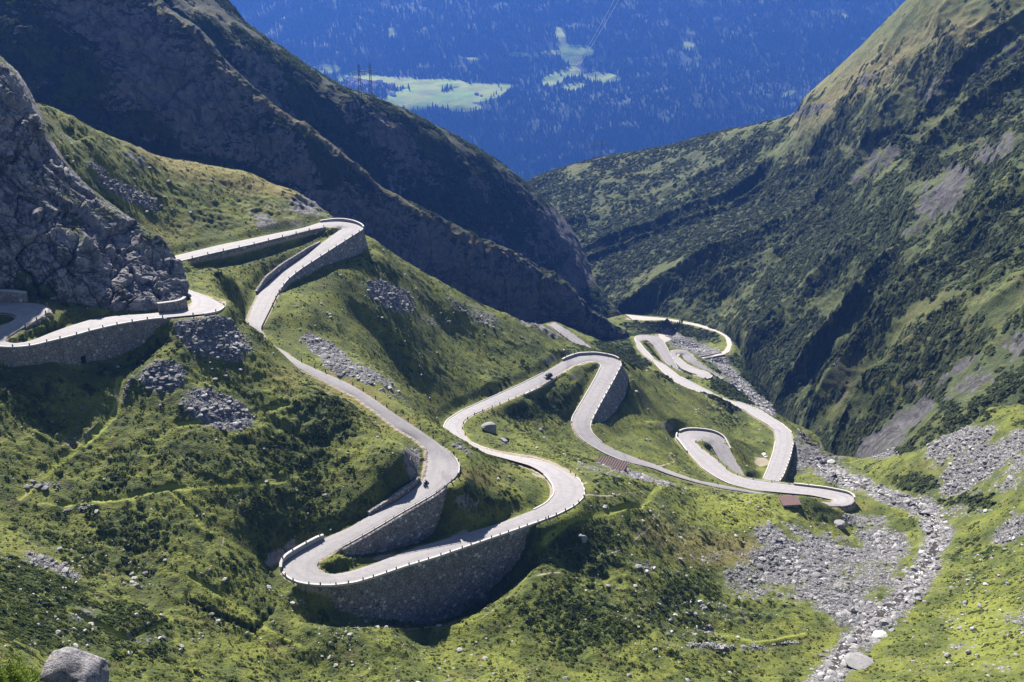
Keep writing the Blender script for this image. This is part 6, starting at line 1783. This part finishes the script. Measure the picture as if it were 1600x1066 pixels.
# flowering willowherb
M_leaf = foliage_mat('willowherb_leaves', (.10, .17, .025), (.28, .34, .06), .45)
M_stem = plain('plant_stem', (.16, .2, .06), .8)
M_petal = plain('pink_petal', (.42, .06, .16), .6)
def herb(px, py_base, py_top, d, seed, flower, label, group):
    r_ = np.random.default_rng(seed)
    base = Vector(P3(px, py_base, d)); H = (py_base - py_top) * d / FPX / .93
    root = empty('willowherb_plant', base, r_.uniform(0, 6), label, 'plant', group)
    lean = r_.normal(0, .08, 2)
    zs = np.linspace(0, H, 7); pts = [(lean[0] * (z / H) ** 2 * H, lean[1] * (z / H) ** 2 * H, z) for z in zs]
    v, f = tube_np(pts, .006, 5); np_mesh('stem', v, f, M_stem, parent=root)
    vs, fs, ts = [], [], []
    top = .8 if flower else 1.0
    for q in range(64):
        u = r_.uniform(.12, top); z = u * H; a = q * 2.4 + r_.uniform(-.3, .3); ln = (.155 - .075 * u) * r_.uniform(.8, 1.3)
        o = np.array([lean[0] * u * u * H, lean[1] * u * u * H, z]); dr = np.array([math.cos(a), math.sin(a), r_.uniform(.1, .7)]); dr /= np.linalg.norm(dr)
        sd_ = np.cross(dr, [0, 0, 1]); sd_ /= np.linalg.norm(sd_)
        b = len(vs); w = ln * .14
        vs += [o, o + dr * ln * .45 + sd_ * w, o + dr * ln - [0, 0, ln * .2], o + dr * ln * .45 - sd_ * w]; fs.append([b, b + 1, b + 2, b + 3]); ts += [r_.uniform(.2, 1)] * 4
    np_mesh('leaves', np.array(vs), np.array(fs), M_leaf, False, dict(tint=np.array(ts)), root)
    if flower:
        vs, fs = [], []
        for q in range(26):
            u = r_.uniform(.80, 1.0); a = q * 2.4; o = np.array([lean[0] * u * u * H, lean[1] * u * u * H, u * H]) + np.array([math.cos(a), math.sin(a), 0]) * .025 * (1.6 - u)
            for w in range(4):
                an = w * math.pi / 2; u1 = np.array([math.cos(an + a), math.sin(an + a), .3]); u2 = np.array([-math.sin(an + a), math.cos(an + a), 0])
                b = len(vs); vs += [o, o + u1 * .012 + u2 * .006, o + u1 * .02, o + u1 * .012 - u2 * .006]; fs.append([b, b + 1, b + 2, b + 3])
        np_mesh('blossom', np.array(vs), np.array(fs), M_petal, False, None, root)
hr = random.Random(3)
for k in range(34):
    x = hr.uniform(-20, 66); d = hr.uniform(14.5, 16.6)
    t_ = 1010 + 14 * abs(x - 12) / 40 + hr.uniform(-2, 26)
    herb(x, 1098 + hr.uniform(-8, 14), t_, d, 50 + k, False, 'bright green leafy willowherb stalk in the bottom left corner', 'willowherb stalks in the corner')
herb(3, 1100, 1011, 15.5, 91, True, 'willowherb with a deep pink flower spike at the left picture edge', None)
herb(22, 1100, 1029, 15.2, 92, True, 'willowherb with a paler pink flower spike beside the corner boulder', None)

# ------------------------------------------------------------------ air of the valley
def haze_box():
    bm = bmesh.new()
    box_bm(bm, (400, 3900, -1090), (13000, 9000, 2210))
    k = bpy.data.materials.new('valley_haze'); k.use_nodes = True
    t = k.node_tree; t.nodes.remove(t.nodes['Principled BSDF'])
    pv = t.nodes.new('ShaderNodeVolumePrincipled')
    pv.inputs['Color'].default_value = HAZE_COL
    pv.inputs['Density'].default_value = HAZE_DENS
    pv.inputs['Anisotropy'].default_value = 0.25
    t.links.new(pv.outputs[0], t.nodes['Material Output'].inputs['Volume'])
    o = bm_obj('haze', bm, k)
    tag(o, kind='stuff')
HAZE_COL = (0.10, 0.28, 0.98, 1)
HAZE_DENS = 0.70e-4
haze_box()
